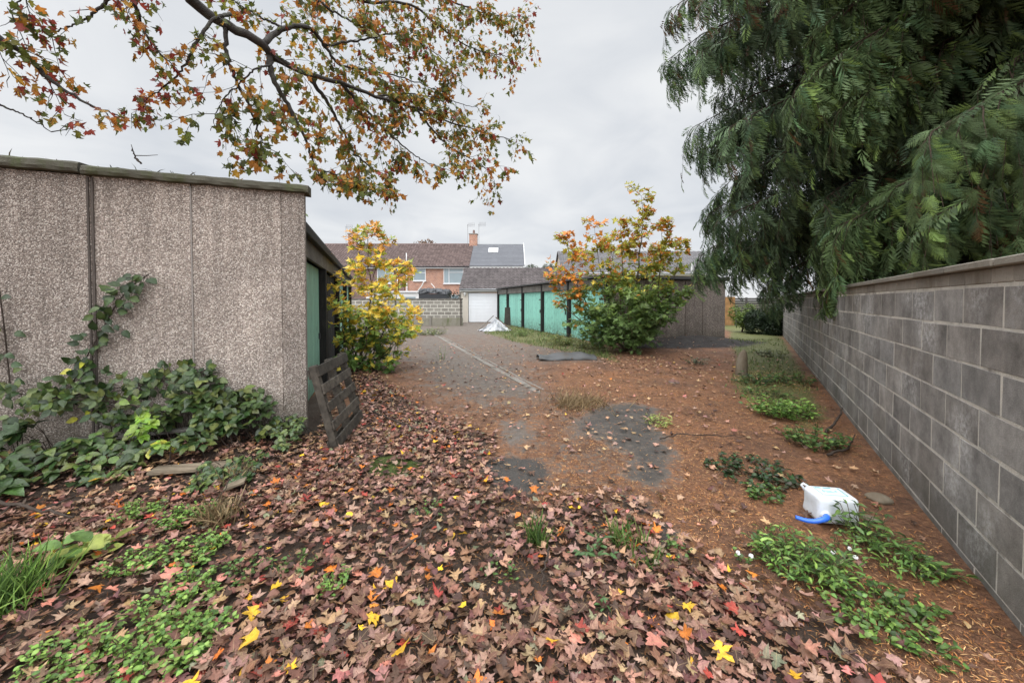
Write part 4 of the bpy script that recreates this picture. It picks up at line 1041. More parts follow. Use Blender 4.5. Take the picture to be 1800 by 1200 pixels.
sapling('sapling', 'large multi-stemmed maple bush with orange tips before the right garages', b1, [
  ([b1, S2(1112,540), S2(1125,450), S2(1130,385), S2(1128,345)], .035), ([b1, S2(1090,540), S2(1095,460), S2(1090,390)], .03), ([b1, S2(1070,550), S2(1055,480), S2(1045,400)], .026),
  ([b1, S2(1050,560), S2(1015,500), S2(1000,440), S2(988,415)], .024), ([b1, S2(1040,580), S2(1000,545), S2(985,510), S2(975,475)], .02), ([b1, S2(1150,550), S2(1160,470), S2(1165,400)], .026),
  ([b1, S2(1160,560), S2(1185,490), S2(1200,425)], .022), ([b1, S2(1150,580), S2(1180,540), S2(1215,515)], .018), ([b1, S2(1130,590,-.5), S2(1150,570,-.6), S2(1165,560,-.6)], .015),
  ([b1, S2(1110,585,-.9), S2(1105,560,-1.0), S2(1100,520,-1.0)], .016), ([b1, S2(1060,600,-.4), S2(1035,585,-.5), S2(1020,575,-.5)], .014), ([b1, S2(1100,560,.8), S2(1080,470,1.0), S2(1070,430,1.0)], .018),
  ([b1, S2(1130,560,.8), S2(1150,480,1.0), S2(1150,440,1.0)], .018), ([b1, S2(1075,590,.1), S2(1040,550,.1), S2(1025,520,.1)], .014), 
  ([b1, S2(1120,590,-.6), S2(1130,550,-.7), S2(1135,520,-.7)], .014)],
  col_right, .165, 5.3, .62, dens=.95)

# --- conifers behind the wall
def frond(L_=1.0, shoots=9, hi=True, seed=0):
    r = np.random.default_rng(seed); V = []; T = []; sh = []
    def rach(t): return np.array([t*(1 - .12*t), 0, -.34*t*t])
    def strip_(p, d, ln, w, segs, droop, s0):
        nonlocal V, T, sh
        side = unit(np.cross(d, [0, 0, 1.0])); b_ = len(V); q_ = np.array(p, float); dcur = np.array(d, float)
        for i in range(segs + 1):
            t = i / segs; ww = w * (1 - t)**.7 + .002
            V.append(q_ - side*ww); V.append(q_ + side*ww); sh += [s0*(.8 + .45*t)]*2
            dcur = unit(dcur + np.array([0, 0, -droop/segs])); q_ = q_ + dcur*ln/segs
        for i in range(segs):
            a = b_ + 2*i; T += [(a, a+1, a+3), (a, a+3, a+2)]
        if hi:
            q_ = np.array(p, float); dcur = np.array(d, float); m_ = 6
            for i in range(m_):
                dcur = unit(dcur + np.array([0, 0, -droop/m_])); q_ = q_ + dcur*ln/m_
                for sg in (-1, 1):
                    tip = q_ + unit(dcur*.8 + side*sg*.75 + [0,0,-.15]) * ln*.26*(1 - .5*i/m_); b2 = len(V)
                    V.extend([q_ - dcur*w*.7, q_ + dcur*w*.7, tip]); T.append((b2, b2+1, b2+2)); sh.extend([s0*.9, s0*.9, s0*1.25])
    for i in range(shoots):
        t = .12 + .85*i/(shoots-1); p = rach(t); tang = unit(rach(t+.02) - rach(t-.02))
        for sg in (-1, 1):
            ln = .46*(1-t)**.55*(.55 + .45*min(1, t*4))*r.uniform(.8, 1.15) + .06; ang = R(r.uniform(38, 58))
            d = unit(tang*math.cos(ang) + np.array([0, sg*math.sin(ang), 0]) + np.array([0, 0, r.uniform(-.12,.04)]))
            strip_(p, d, ln, .013 if hi else .030, 3 if hi else 2, .55, 1.0)
    strip_(rach(0), unit(rach(.1)), 1.0, .012, 4, .7, .8)
    return np.array(V), np.array(T), np.array(sh)
def frond_lo(seed):
    r = np.random.default_rng(seed); V = []; T = []; sh = []
    def rach(t): return np.array([t*(1 - .12*t), 0, -.34*t*t])
    for i in range(9):
        t = .06 + .9*i/8; p = rach(t); tang = unit(rach(t+.02) - rach(t-.02))
        for sg in (-1, 1):
            ln = (.44*(1-t)**.55*(.55 + .45*min(1, t*4)) + .07)*r.uniform(.75, 1.2); ang = R(r.uniform(30, 58))
            d = unit(tang*math.cos(ang) + np.array([0, sg*math.sin(ang), r.uniform(-.35, .05)])); sd = unit(np.cross(d, [0,0,1.0]))
            b_ = len(V); V += [p - sd*.012, p + d*ln*.5 + sd*.030 + [0,0,-.01], p + d*ln*.5 - sd*.030 + [0,0,.0], p + d*ln + np.array([0,0,-.10*ln])]
            T += [(b_, b_+1, b_+2), (b_+2, b_+1, b_+3)]; sh += [.72, .95, 1.0, 1.3]
    return np.array(V), np.array(T), np.array(sh)
FH = [frond(seed=i, shoots=11) for i in range(4)]; FLO = [frond_lo(20+i) for i in range(5)]
def conifer(name, label, cx, cy, H, rad, nprim, zlo, zhi, az0, az1, seed, dens=1.0, warm=(1, 1, 1)):
    r = np.random.default_rng(seed); root = empty(name, (cx, cy, 0), label, 'tree')
    tk = MB(); tk.tube([(cx, cy, -.1), (cx+.05, cy, H*.3), (cx-.05, cy+.05, H*.65), (cx, cy, H)], [.34, .27, .15, .02], 12); tk.build('trunk', M['bark_brown'], root, smooth=True)
    br = MB(); pos = []; dirs = []; siz = []; cols = []; ups = []
    toc = unit(np.array([-cx, -cy, 0.0]))
    def add(q_, fd, prof, dead, sc=1.0, bright=1.0):
        outn = unit(np.array([q_[0]-cx, q_[1]-cy, 1.0]))
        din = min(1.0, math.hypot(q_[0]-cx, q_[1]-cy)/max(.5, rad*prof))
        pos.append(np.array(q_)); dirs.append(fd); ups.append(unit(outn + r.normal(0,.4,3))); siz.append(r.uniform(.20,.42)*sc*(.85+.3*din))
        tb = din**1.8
        c = np.array([.018,.023,.015])*(1-tb) + np.array([.098,.152,.074])*tb  # inner fronds coloured darker: shade inside the crown painted in toward the trunk
        u = r.uniform()
        if u < .13: c = c*1.6*np.array([1.15,1.12,.8])
        elif u < .26: c = c*np.array([.85,1.0,1.12])
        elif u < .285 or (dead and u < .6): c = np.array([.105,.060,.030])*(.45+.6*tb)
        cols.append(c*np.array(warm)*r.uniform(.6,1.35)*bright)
    for i in range(nprim):
        z = zlo + (zhi - zlo)*((i + r.uniform(0, .8))/nprim); az = r.uniform(az0, az1)
        prof = min(1.0, .80 + .20*(z - zlo)/1.5) if z < zlo + 2.0 else (1.0 if z < zlo + 7.6 else max(.12, 1 - (z - zlo - 7.6)/(H - zlo - 7.0))**.6)
        ln = rad*prof*r.uniform(.68, 1.06)
        h = np.array([math.cos(az), math.sin(az), 0]); rise = r.uniform(.0, .26); face = float(np.dot(h, toc))
        pts = []
        for t in np.linspace(0, 1, 9):
            pts.append(np.array([cx, cy, z]) + h*ln*t + np.array([0, 0, ln*(rise*t*1.6 - (.30 + rise*.9)*t*t)]) + r.normal(0, .04, 3)*t)
        br.tube(pts, list(np.linspace(.042, .006, 9)), 5)
        pts = np.array(pts); ns = int(ln*dens*(6.5 if face > -.35 else 3.0)); dead_b = r.uniform() < .06
        for s in np.linspace(.14, 1.0, ns):
            f_ = s*8; i0 = min(int(f_), 7); p = pts[i0] + (pts[i0+1]-pts[i0])*(f_-i0); tg = unit(pts[i0+1]-pts[i0])
            add(p + [0,0,.02], unit(tg + np.cross(tg,[0,0,1.0])*r.normal(0,.5) + np.array([0,0,.05])), prof, dead_b)
            side = np.cross(tg, [0,0,1.0])*r.choice([-1, 1]); sl_ = (.35 + .70*(1-s))*r.uniform(.6, 1.15)
            d = unit(tg*.75 + side*r.uniform(.3, 1.1) + np.array([0,0,-.12])); q_ = p.copy(); sp_ = [q_.copy()]; m_ = 4
            for j in range(m_):
                d = unit(d + np.array([0,0,-.24]) + r.normal(0,.08,3)); q_ = q_ + d*sl_/m_; sp_.append(q_.copy())
                for e in range(2):
                    sd = unit(np.cross(d, [0,0,1.0]))*r.choice([-1,1])
                    add(q_, unit(d*.55 + sd*r.uniform(.1,.8) + np.array([0,0,-r.uniform(.5,1.4)])), prof, dead_b)
                if face > -.35 and r.uniform() < .55:      # hanging strand
                    hl_ = r.uniform(.25, .75); hp_ = q_.copy(); hd = unit(np.array([0,0,-1.0]) + r.normal(0,.15,3) + d*.25)
                    for jj in range(4):
                        hp_ = hp_ + hd*hl_/4; hd = unit(hd + np.array([0,0,-.2]) + r.normal(0,.1,3))
                        a_ = r.uniform(0, 6.28); add(hp_, unit(hd + np.array([math.cos(a_), math.sin(a_), 0])*r.uniform(.2,.6)), prof, dead_b, .8, .9 if jj < 3 else 1.15)
                    br.tube([q_, hp_], [.004, .002], 3, cap=False)
            br.tube(sp_, list(np.linspace(.008,.003,len(sp_))), 3, cap=False)
    br.build('branches', M['bark_brown'], root)
    pos = np.array(pos); ok = pos[:,2] > 1.42 + .25*np.sin(pos[:,0]*3.1)*np.cos(pos[:,1]*2.3); pos = pos[ok]; rot_ = frames(np.array(dirs)[ok], np.array(ups)[ok]); siz = np.array(siz)[ok]; cols = np.array(cols)[ok]
    near = np.linalg.norm(pos - np.array([0,0,CH]), axis=1) < 6.0; siz[near] *= .58; s_ = Scatter()
    pick(FH, s_, pos[near], rot_[near], siz[near], cols[near]); pick(FLO, s_, pos[~near], rot_[~near], siz[~near], cols[~near])
    s_.build('foliage', M['needle'], root); print(name, len(pos), near.sum()); return root
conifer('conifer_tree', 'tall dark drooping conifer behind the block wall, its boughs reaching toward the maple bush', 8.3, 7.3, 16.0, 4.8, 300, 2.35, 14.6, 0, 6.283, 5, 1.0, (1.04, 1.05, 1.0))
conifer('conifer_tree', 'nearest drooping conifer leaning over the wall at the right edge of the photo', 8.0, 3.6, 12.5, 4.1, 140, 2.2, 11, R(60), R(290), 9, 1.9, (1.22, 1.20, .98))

def blob_tree(name, label, base, cz, rx, rz, n_, lf, cols_, mat, trunk_h, seed, lo=OVATE, cat='tree'):
    r = np.random.default_rng(seed); root = empty(name, base, label, cat); base = np.asarray(base, float)
    tk = MB(); tk.tube([base + [0,0,-.1], base + [.05,0,trunk_h*.5], base + [0,0,trunk_h]], [rx*.09, rx*.06, rx*.02], 8)
    cen = [base + [0,0,cz]]
    for i in range(9):
        a = r.uniform(0,6.28); e = r.uniform(-.6,1); c = base + [rx*.6*math.cos(a), rx*.6*math.sin(a), cz + rz*.65*e]; cen.append(c); tk.tube([base + [0,0,trunk_h*.45], c], [rx*.03, rx*.008], 5)
    tk.build('trunk', M['bark_brown'], root)
    idx = r.integers(0, len(cen), n_); d = unit(r.normal(0,1,(n_,3))); rad = r.uniform(.55,1,(n_,1))**.5
    pos = np.array(cen)[idx] + d*rad*np.array([rx*.52, rx*.52, rz*.5]); pos[:,2] = np.maximum(pos[:,2], .05)
    cc2 = np.array(cols_)[r.integers(0,len(cols_),n_)]*r.uniform(.6,1.35,(n_,1)); s_ = Scatter()
    pick(lo, s_, pos, frames(r.normal(0,1,(n_,3)), d + r.normal(0,.5,(n_,3))), r.uniform(.6,1.2,n_)*lf, cc2); s_.build('crown', M[mat], root); return root
blob_tree('conifer_bush', 'round dark evergreen bush at the far foot of the block wall', (gp(1345,586)[0]-.1, 18.2, 0), .50, .90, .85, 9000, .13, [(.018,.032,.014),(.028,.050,.02)], 'needle', .8, 3, LANCE, 'bush')
blob_tree('conifer_bush', 'light green feathery bush beside the slatted fence', (11.55, 19.4, 0), .62, .55, .75, 3500, .13, [(.10,.16,.03),(.14,.20,.04)], 'needle', .8, 4, LANCE, 'bush')
blob_tree('distant_tree', 'faint grey green tree beyond the tiled garage roof', (4.6, 62, 0), 5.2, 2.6, 2.0, 2600, .35, [(.12,.14,.11),(.16,.17,.14)], 'weed', 5, 5)
blob_tree('distant_tree', 'russet bare-topped tree rising behind the terrace roof', (-13.6, 56, 0), 8.2, 2.4, 2.1, 1500, .30, [(.16,.10,.07),(.22,.12,.06)], 'weed', 9, 6)
o = blob_tree('rooftop_shrub', 'leafy green shrub poking over the left garage roof', (CO + LP*.9 + LD*2.3).tolist() + [2.5], .42, .55, .42, 420, .13, [(.10,.16,.05),(.16,.22,.07)], 'sapling', .5, 8, OVATE, 'shrub')

# ------------------------------------------------------------------ low plants
def weed(name, label, cat, base, r_, h_, ns, leaf, cols_, tpl=OVATE, mat='weed', step=.05, group=None, lean=(0,0), flower=0):
    base = np.array([base[0], base[1], float(gz(base[0], base[1]))]); root = empty(name, base, label, cat, group); st = MB(); pos=[]; dr_=[]; sz=[]
    tips = []
    for i in range(ns):
        a = rng.uniform(0, 6.28); rr_ = r_*math.sqrt(rng.uniform()); b_ = base + [rr_*math.cos(a)*.75, rr_*math.sin(a)*.75, 0]
        d = unit(np.array([math.cos(a)*rr_/r_*.8 + lean[0], math.sin(a)*rr_/r_*.8 + lean[1], 1.0]) + rng.normal(0,.2,3)); L_ = h_*rng.uniform(.5,1.15)
        n = max(2, int(L_/step)); pts=[b_]
        for j in range(n):
            d = unit(d + rng.normal(0,.12,3) + [0,0,-.06]); pts.append(pts[-1] + d*L_/n)
            for e in range(2):
                az = rng.uniform(0,6.28); pos.append(pts[-1]); dr_.append(np.array([math.cos(az), math.sin(az), rng.uniform(-.25,.5)])); sz.append(leaf*rng.uniform(.6,1.2))
        tips.append(pts[-1]); st.tube(pts, .0022, 3, cap=False)
    st.build('stems', M['stem_green'], root); k = len(pos); s_ = Scatter(); cl = np.array(cols_)[rng.integers(0,len(cols_),k)]*rng.uniform(.6,1.4,(k,1))
    pick(tpl, s_, np.array(pos), frames(np.array(dr_), np.array([0,0,1.0]) + rng.normal(0,.3,(k,3))), np.array(sz), cl); s_.build('leaves', M[mat], root)
    for f_ in range(flower):
        fm = MB(); c = tips[f_] + np.array([0,0,.01])
        for j in range(22):
            d = unit(rng.normal(0,1,3) + [0,0,.5]); fm.tube([c, c + d*.012], [.003,.004], 4)
        fm.build('flower', M['flower'], root)
    return root
def grass_tuft(name, label, base, r_, h_, nb, cols_, cat='grass tuft', group=None, spread=.6, w=.006, lean=(0,0)):
    base = np.array([base[0], base[1], float(gz(base[0], base[1]))]); root = empty(name, base, label, cat, group)
    s_ = Scatter(); blades(s_, np.stack([base[0] + rng.normal(0,r_*.5,nb), base[1] + rng.normal(0,r_*.5,nb)],-1), h_, cols_, spread, w, lean); s_.build('blades', M['grass'], root); return root
BL_T = []
for i in range(4):
    V=[]; T=[]; sh=[]; bend=[.15,.5,.9,1.3][i]; q_=np.zeros(3); ang=0
    for j in range(6):
        t=j/5; wd=(1-t)**.6
        V += [q_+[0,-wd,0], q_+[0,wd,0]]; sh += [.65+.5*t]*2
        ang += bend/5; q_ = q_ + np.array([math.sin(ang), 0, math.cos(ang)])/5
    for j in range(5): a=2*j; T += [(a,a+1,a+3),(a,a+3,a+2)]
    BL_T.append((np.array(V), np.array(T), np.array(sh)))
def blades(s_, xy, h_, cols_, spread=.6, w=.006, lean=(0,0)):
    n = len(xy); z = gz(xy[:,0], xy[:,1]); pos = np.stack([xy[:,0], xy[:,1], z], -1)
    az = rng.uniform(0,6.28,n); fx = np.stack([np.cos(az), np.sin(az), np.zeros(n)],-1); up = unit(np.stack([rng.normal(lean[0],spread*.4,n), rng.normal(lean[1],spread*.4,n), np.ones(n)],-1))
    fx = unit(fx - up*np.sum(fx*up,-1,keepdims=True)); rot_ = np.stack([fx, np.cross(up,fx), up],-1)
    hh = h_*rng.uniform(.45,1.2,n); cl = np.array(cols_)[rng.integers(0,len(cols_),n)]*rng.uniform(.65,1.35,(n,1)); idx = rng.integers(0,4,n)
    for i in range(4):
        m = idx == i
        if m.sum() == 0: continue
        tv = BL_T[i][0].copy()
        P = np.einsum('kij,nj->kni', rot_[m], tv*np.array([1, w/h_, 1]))*hh[m][:,None,None] + pos[m][:,None,:]
        k, nn_ = m.sum(), len(tv)
        s_.raw(P.reshape(-1,3), (BL_T[i][1][None] + (np.arange(k)*nn_)[:,None,None]).reshape(-1,3), (cl[m][:,None,:]*BL_T[i][2][None,:,None]).reshape(-1,3))
GR = [(.09,.17,.04),(.14,.23,.055),(.065,.12,.03)]; LG = [(.19,.33,.065),(.13,.25,.055),(.25,.38,.085)]; DK = [(.03,.07,.025),(.045,.095,.03)]
DRY = [(.30,.22,.12),(.38,.28,.15),(.22,.15,.08)]
# lawn at the back right and the verge under the right garages
sg = Scatter(); N = 15000
for (pl_, k, hh) in ((PL['grass'], 22000, .085), (PL['verge'], 5200, .16)):
    A = np.array(pl_); q = rng.uniform(A.min(0), A.max(0), (k*2, 2)); q = q[rng.uniform(0,1,len(q)) < mask(q, pl_, .3)*(.25+.75*sm(-.3,.3,vnoise(q[:,0],q[:,1],2,4)))][:k]
    q = q[(q - wallP) @ wallN < -.1]
    q = q[((q - K) @ KP < .0) | ((q - K) @ KD < -.05)]
    blades(sg, q, hh, [(.12,.19,.05),(.17,.24,.07),(.09,.14,.04),(.27,.26,.10)], .8, .008)
tag(sg.build('grass', M['grass']), 'short ragged grass along the far wall and garage fronts', 'grass', kind='stuff')

W = weed
W('weed','bright green weed clump highest up the wall side','weed', gp(1372,728), .40, .22, 110, .06, LG)
W('weed','low green weed patch close to the wall, above the ground ivy','weed', gp(1428,782), .26, .18, 60, .055, GR)
W('ground_ivy','dark creeping ground ivy spreading uphill of the jerrycan','weed', gp(1322,832), .46, .06, 120, .05, DK + [(.07,.06,.035)])
W('ground_ivy','small green creeper patch just left of the jerrycan','weed', gp(1345,872), .17, .06, 30, .045, GR)
W('weed','lush green toothed weed clump in front of the jerrycan','weed', gp(1410,1000), .22, .16, 110, .058, GR + LG, LANCE, step=.035)
W('clover','white clover flower heads beside the lush weeds','weed', gp(1478,985), .10, .11, 18, .03, GR, flower=3)
W('clover','small clover with a white flower head left of the lush weeds','weed', gp(1305,985), .04, .07, 6, .028, GR, flower=2)
W('weed','leggy weed with lance leaves at the right end of the jerrycan','weed', gp(1525,955), .14, .20, 30, .07, GR, LANCE, lean=(-.1,0))
W('weed','straggling pale green weed right of the clover','weed', gp(1560,990), .22, .12, 56, .05, LG, LANCE)
W('dock_plant','flat rosette of broad green leaves near the wall foot','weed', gp(1640,1012), .10, .07, 16, .085, GR, LANCE)
W('ground_ivy','small-leaved creeper patch lowest on the wall side','weed', gp(1545,1090), .24, .07, 90, .034, GR + LG)
W('ground_ivy','faint green creeper among the leaves near the bottom right corner','weed', gp(1640,1150), .12, .04, 18, .03, GR)
W('weed','dark leafy weed tuft at the foot of the standing stone','weed', gp(1325,672), .42, .16, 46, .06, DK + GR)
W('weed','grey green weed tuft between the soil heap and the standing stone','weed', gp(1225,640), .30, .14, 26, .06, [(.13,.15,.10),(.09,.12,.06)])
W('weed','yellow green leafy clump lying on the bare grey patch','weed', gp(1155,745), .20, .10, 40, .055, [(.34,.42,.10),(.26,.36,.08),(.42,.44,.14)], LANCE)
W('weed','small upright rosette among the leaves in the middle foreground','weed', gp(1052,978), .045, .09, 7, .075, [(.09,.17,.06)], LANCE)
W('weed','tiny lone seedling in the bare patch near the bottom','weed', gp(1062,1068), .03, .05, 5, .045, [(.08,.16,.05)], LANCE)
grass_tuft('grass_tuft','slim grass tuft left of the small rosette', gp(943,958), .07, .20, 70, GR)
grass_tuft('grass_tuft','loose grass tuft right of the small rosette', gp(1095,955), .13, .15, 110, GR + [(.16,.18,.05)])
grass_tuft('grass_tuft','thin grass sprigs among the leaves near the needle edge', gp(1150,990), .10, .10, 50, GR)
grass_tuft('grass_tuft','flattened dry straw grass beside the end of the drain', gp(1015,712), .40, .26, 420, DRY, spread=2.2, lean=(.5,-.1))
grass_tuft('grass_tuft','tall thin green weed stalks alone on the far lane', gp(777,632), .12, .55, 16, LG + [(.25,.30,.12)], spread=.35, w=.005)
grass_tuft('grass_tuft','thick bright green grass clump at the left edge', gp(8,1058), .15, .28, 480, LG + GR, spread=1.0, w=.005)
for (x, y, r_, n_, lab) in [(250,1170,.22,70,'large chickweed mat at the bottom left'),(120,1170,.16,40,'chickweed patch below the grass clump'),(310,1062,.16,44,'chickweed mat right of the salmon leaf'),(330,915,.13,40,'chickweed patch under the creeper'),
    (240,905,.10,30,'small chickweed tuft between creeper and brown leaves'),(340,975,.15,34,'chickweed trailing through the brown leaves'),(230,1000,.12,24,'thin chickweed right of the variegated leaves'),(345,1130,.11,26,'chickweed tuft at the right of the large mat'),(590,1040,.05,8,'single chickweed sprig among leaves')]:
    W('chickweed', lab, 'weed', gp(x, y), r_*1.15, .09, int(n_*1.9), .028, LG, step=.018)
W('hosta','cluster of variegated yellow green leaves under the creeper','plant', gp(135,985), .13, .10, 7, .12, [(.12,.21,.05),(.30,.34,.08)], step=.10)
W('weed','ferny weed tuft along the turquoise garages','weed', gp(985,606), .5, .40, 50, .12, [(.15,.20,.05),(.22,.22,.06)], LANCE)
W('weed','yellowing weeds at the foot of the maple bush','weed', gp(1040,612), .55, .38, 50, .13, [(.16,.20,.05),(.24,.22,.06)], LANCE)
W('weed','green weeds at the foot of the low end wall','weed', gp(760,588), .7, .35, 40, .14, [(.12,.17,.05),(.20,.20,.07)], LANCE)
W('weed','sparse weeds growing beside the heap of white sacking','weed', gp(915,590), .5, .32, 34, .12, [(.14,.20,.05)], LANCE)

W('weed','green weeds at the wall foot level with the standing stone','weed', gp(1390,672), .45, .18, 60, .06, GR)
W('weed','low weeds at the wall foot between stone and bright clump','weed', gp(1345,695), .40, .12, 46, .055, GR + [(.16,.17,.06)])
W('weed','olive weeds on the far strip of grass by the wall','weed', gp(1350,625), .5, .16, 44, .08, [(.12,.15,.05),(.17,.17,.07)])
W('weed','sparse weeds under the near end of the block wall','weed', gp(1600,1070), .14, .08, 22, .04, GR)
for (x, y, r_, n_, lab) in [(760,905,.10,16,'thin moss-green sprigs left of the centre grass tuft'),(520,1000,.12,20,'low green sprigs among brown leaves below the bramble'),(430,1010,.14,26,'green sprigs right of the chickweed mat'),(880,1010,.10,14,'faint green sprigs in the bare patch at the centre'),(1185,975,.10,14,'low sprigs at the right edge of the leaf drift')]:
    W('chickweed', lab, 'weed', gp(x, y), r_, .07, n_, .026, GR, step=.02)
# creeper bed along the end wall
def WL3(s, d, z): p = CO + LP*s - LD*d; return np.array([p[0], p[1], z])
WN_ = -LD3
def creeper(name, label, pts, r_=.10, n_=60, leaf=.085, cols_=DK, stemr=.006, tri=True, cat='climber'):
    root = empty(name, pts[0], label, cat); st = MB(); pl = polyl(pts, 20); st.tube(pl, stemr, 5, cap=False); pos=[]; dr_=[]; ups=[]; sz=[]
    for i in range(n_):
        f_ = rng.uniform(0, len(pl)-1.001); i0 = int(f_); p = pl[i0] + (pl[i0+1]-pl[i0])*(f_-i0); tg = unit(pl[i0+1]-pl[i0])
        o_ = rng.normal(0, r_*.5, 3); p2 = p + o_ + WN_*abs(rng.normal(0,.03)); p2[2] = max(p2[2], .02)
        dd_ = float(np.dot(p2[:2] - CO, -LD))
        if dd_ < .03: p2 = p2 + WN_*(.03 - dd_)
        st.tube([p, (p+p2)/2 + [0,0,.01], p2], .0022, 3, cap=False)
        up0 = unit(WN_*1.0 + np.array([0,0,.35]) + rng.normal(0,.22,3)); fd = o_ - WN_*np.dot(o_, WN_); fd = unit(unit(fd) + np.array([0,0,-.5]) + WN_*.25)
        trip = [0] + ([-1.15, 1.15] if tri else [])
        sd = unit(np.cross(up0, fd))
        for a in trip:
            pos.append(p2); dr_.append(unit(fd*math.cos(a) + sd*math.sin(a))); ups.append(up0); sz.append(leaf*rng.uniform(.7,1.2))
    st.build('stems', M['twig'], root); k=len(pos); cl = np.array(cols_)[rng.integers(0,len(cols_),k)]*rng.uniform(.6,1.4,(k,1)); s_=Scatter()
    pick(OVATE, s_, np.array(pos), frames(np.array(dr_), np.array(ups)), np.array(sz), cl); s_.build('leaves', M['ivy'], root); return root
def WPX(x, y, d=.04): return pp(x, y, v3(CO - LD*d, 0), LD3)
IV = [(.034,.070,.020),(.060,.105,.030),(.088,.135,.040),(.045,.075,.028),(.11,.15,.04),(.14,.165,.045)]
creeper('climbing_vine','creeper strand climbing the pebbledash wall up to a leafy tip', [WPX(120,690),WPX(140,650),WPX(165,605),WPX(185,570),WPX(205,535),WPX(235,500),WPX(262,482)], .085, 84, .10, IV[:3] + [(.03,.055,.02)], tri=False)
creeper('climbing_vine','thin creeper strand at the far left edge of the wall', [WPX(20,700),WPX(14,640),WPX(8,580),WPX(-2,505)], .07, 22, .10, IV, tri=False)
creeper('climbing_vine','level creeper strand reaching right across the wall joint', [WPX(40,710,.12),WPX(150,690,.08),WPX(250,675),WPX(310,665),WPX(362,652)], .12, 90, .09, IV)
creeper('climbing_vine','creeper strand hanging over the bare wall foot', [WPX(20,690,.2),WPX(100,700,.2),WPX(190,705,.2),WPX(250,715,.25)], .13, 46, .085, IV + [(.13,.20,.03)])
def mound(name, label, s0, s1, d0, d1, hfun, n_, leaf, cols_, tri=True, cat='shrub'):
    root = empty(name, WL3((s0+s1)/2, (d0+d1)/2, 0), label, cat); st = MB(); pos=[]; dr_=[]; ups=[]; sz=[]
    for i in range(n_):
        s = rng.uniform(s0, s1); d = d0 + (d1-d0)*rng.uniform()**1.1; cl_ = float(vnoise(np.array(s*1.0), np.array(d*1.0), 6.5, 31)); h = hfun(s, d) * (1 + .5*cl_)
        if cl_ < -.10 and n_ > 40: continue
        if h < .02: continue
        z = h*rng.uniform(.55, 1.05)**.8; p = WL3(s, d, 0); p[2] = z + float(gz(p[0], p[1])); b_ = WL3(s + rng.normal(0,.12), max(.02, d - .15 + rng.normal(0,.08)), 0); b_[2] = float(gz(b_[0], b_[1]))
        st.tube([b_, (b_+p)/2 + [0,0,.05], p], [.004,.003,.002], 4, cap=False)
        up0 = unit(WN_*.45 + np.array([0,0,1.0]) + rng.normal(0,.30,3)); az = rng.uniform(0,6.28); fd = unit(np.array([math.cos(az),math.sin(az),-.15]) + WN_*.5); sd = unit(np.cross(up0, fd))
        for a in ([0,-1.2,1.2] if tri else [0]):
            pos.append(p); dr_.append(unit(fd*math.cos(a)+sd*math.sin(a) + np.array([0,0,-.15]))); ups.append(up0); sz.append(leaf*rng.uniform(.7,1.25))
    st.build('stems', M['twig'], root); k=len(pos); cl = np.array(cols_)[rng.integers(0,len(cols_),k)]*rng.uniform(.6,1.45,(k,1)); s_=Scatter()
    pick(OVATE, s_, np.array(pos), frames(np.array(dr_), np.array(ups)), np.array(sz), cl); s_.build('leaves', M['ivy'], root); return root
hf = lambda s, d: max(0, (.62 if s < 1.1 else .40)*sm(.0,.55,s)*(1 - d/1.05)) * (1 + .18*math.sin(s*6.3+1) + .12*math.sin(d*9))
mound('bramble', 'dense dark bramble mound against the wall right of the joint strip', .35, 1.35, .02, .72, hf, 290, .098, IV + [(.07,.11,.04)])
mound('bramble', 'bramble growth filling the bed foot below the double joint', 1.2, 2.2, .05, .85, lambda s,d: .36*(1-d/1.0)*(1+.3*math.sin(s*8)), 220, .095, IV + [(.09,.15,.03)])
mound('bramble', 'large-leaved bramble at the left end of the bed', 1.9, 3.2, .1, 1.0, lambda s,d: .42*(1-d/1.25)*(1+.25*math.sin(s*7)), 150, .125, IV + [(.06,.12,.03)])
mound('bramble', 'bramble spill at the wall corner next to the pallet', .02, .45, .05, .62, lambda s,d: .26*(1-d/.85), 90, .065, IV + [(.10,.15,.04)])
mound('bramble', 'lower bramble arm trailing into the red leaves', .25, .70, .5, 1.25, lambda s,d: .22*(1-(d-.4)/1.1), 120, .065, IV + [(.05,.10,.03)])
mound('bramble', 'bright lime green shoot hanging in front of the bramble', 1.22, 1.42, .35, .55, lambda s,d: .42-.5*(d-.35), 14, .08, [(.16,.30,.03),(.24,.36,.05)])
mound('bramble', 'yellow green shoot below the lime one', .98, 1.16, .55, .70, lambda s,d: .20, 12, .075, [(.18,.30,.04),(.40,.40,.05)])
for (a, bb, lab) in [(138,645,'pair of yellow leaves on the creeper strand'),(148,730,'yellow edged leaf hanging below the level creeper')]:
    root = empty('creeper_leaf', WPX(a, bb, .10), lab, 'leaf'); s_ = Scatter(); p = WPX(a, bb, .10)
    s_.put(OVATE[0], np.array([p, p + [-.06,0,-.03]]), frames(np.array([[.6,-.2,.3],[-.7,-.3,-.2]]), np.array([[.2,-.9,.4],[0,-.9,.5]])), np.array([.095,.10]), np.array([(.50,.52,.05),(.55,.52,.06)])); s_.build('blade', M['ivy'], root)
grass_tuft('grass_tuft','brown withered fern tuft in front of the bramble', gp(385,915), .12, .18, 160, DRY + [(.12,.10,.05)], spread=1.2)
grass_tuft('grass_tuft','dry straw tuft over the pale plank', gp(415,845), .10, .16, 110, DRY + [(.16,.15,.06)], spread=1.2)

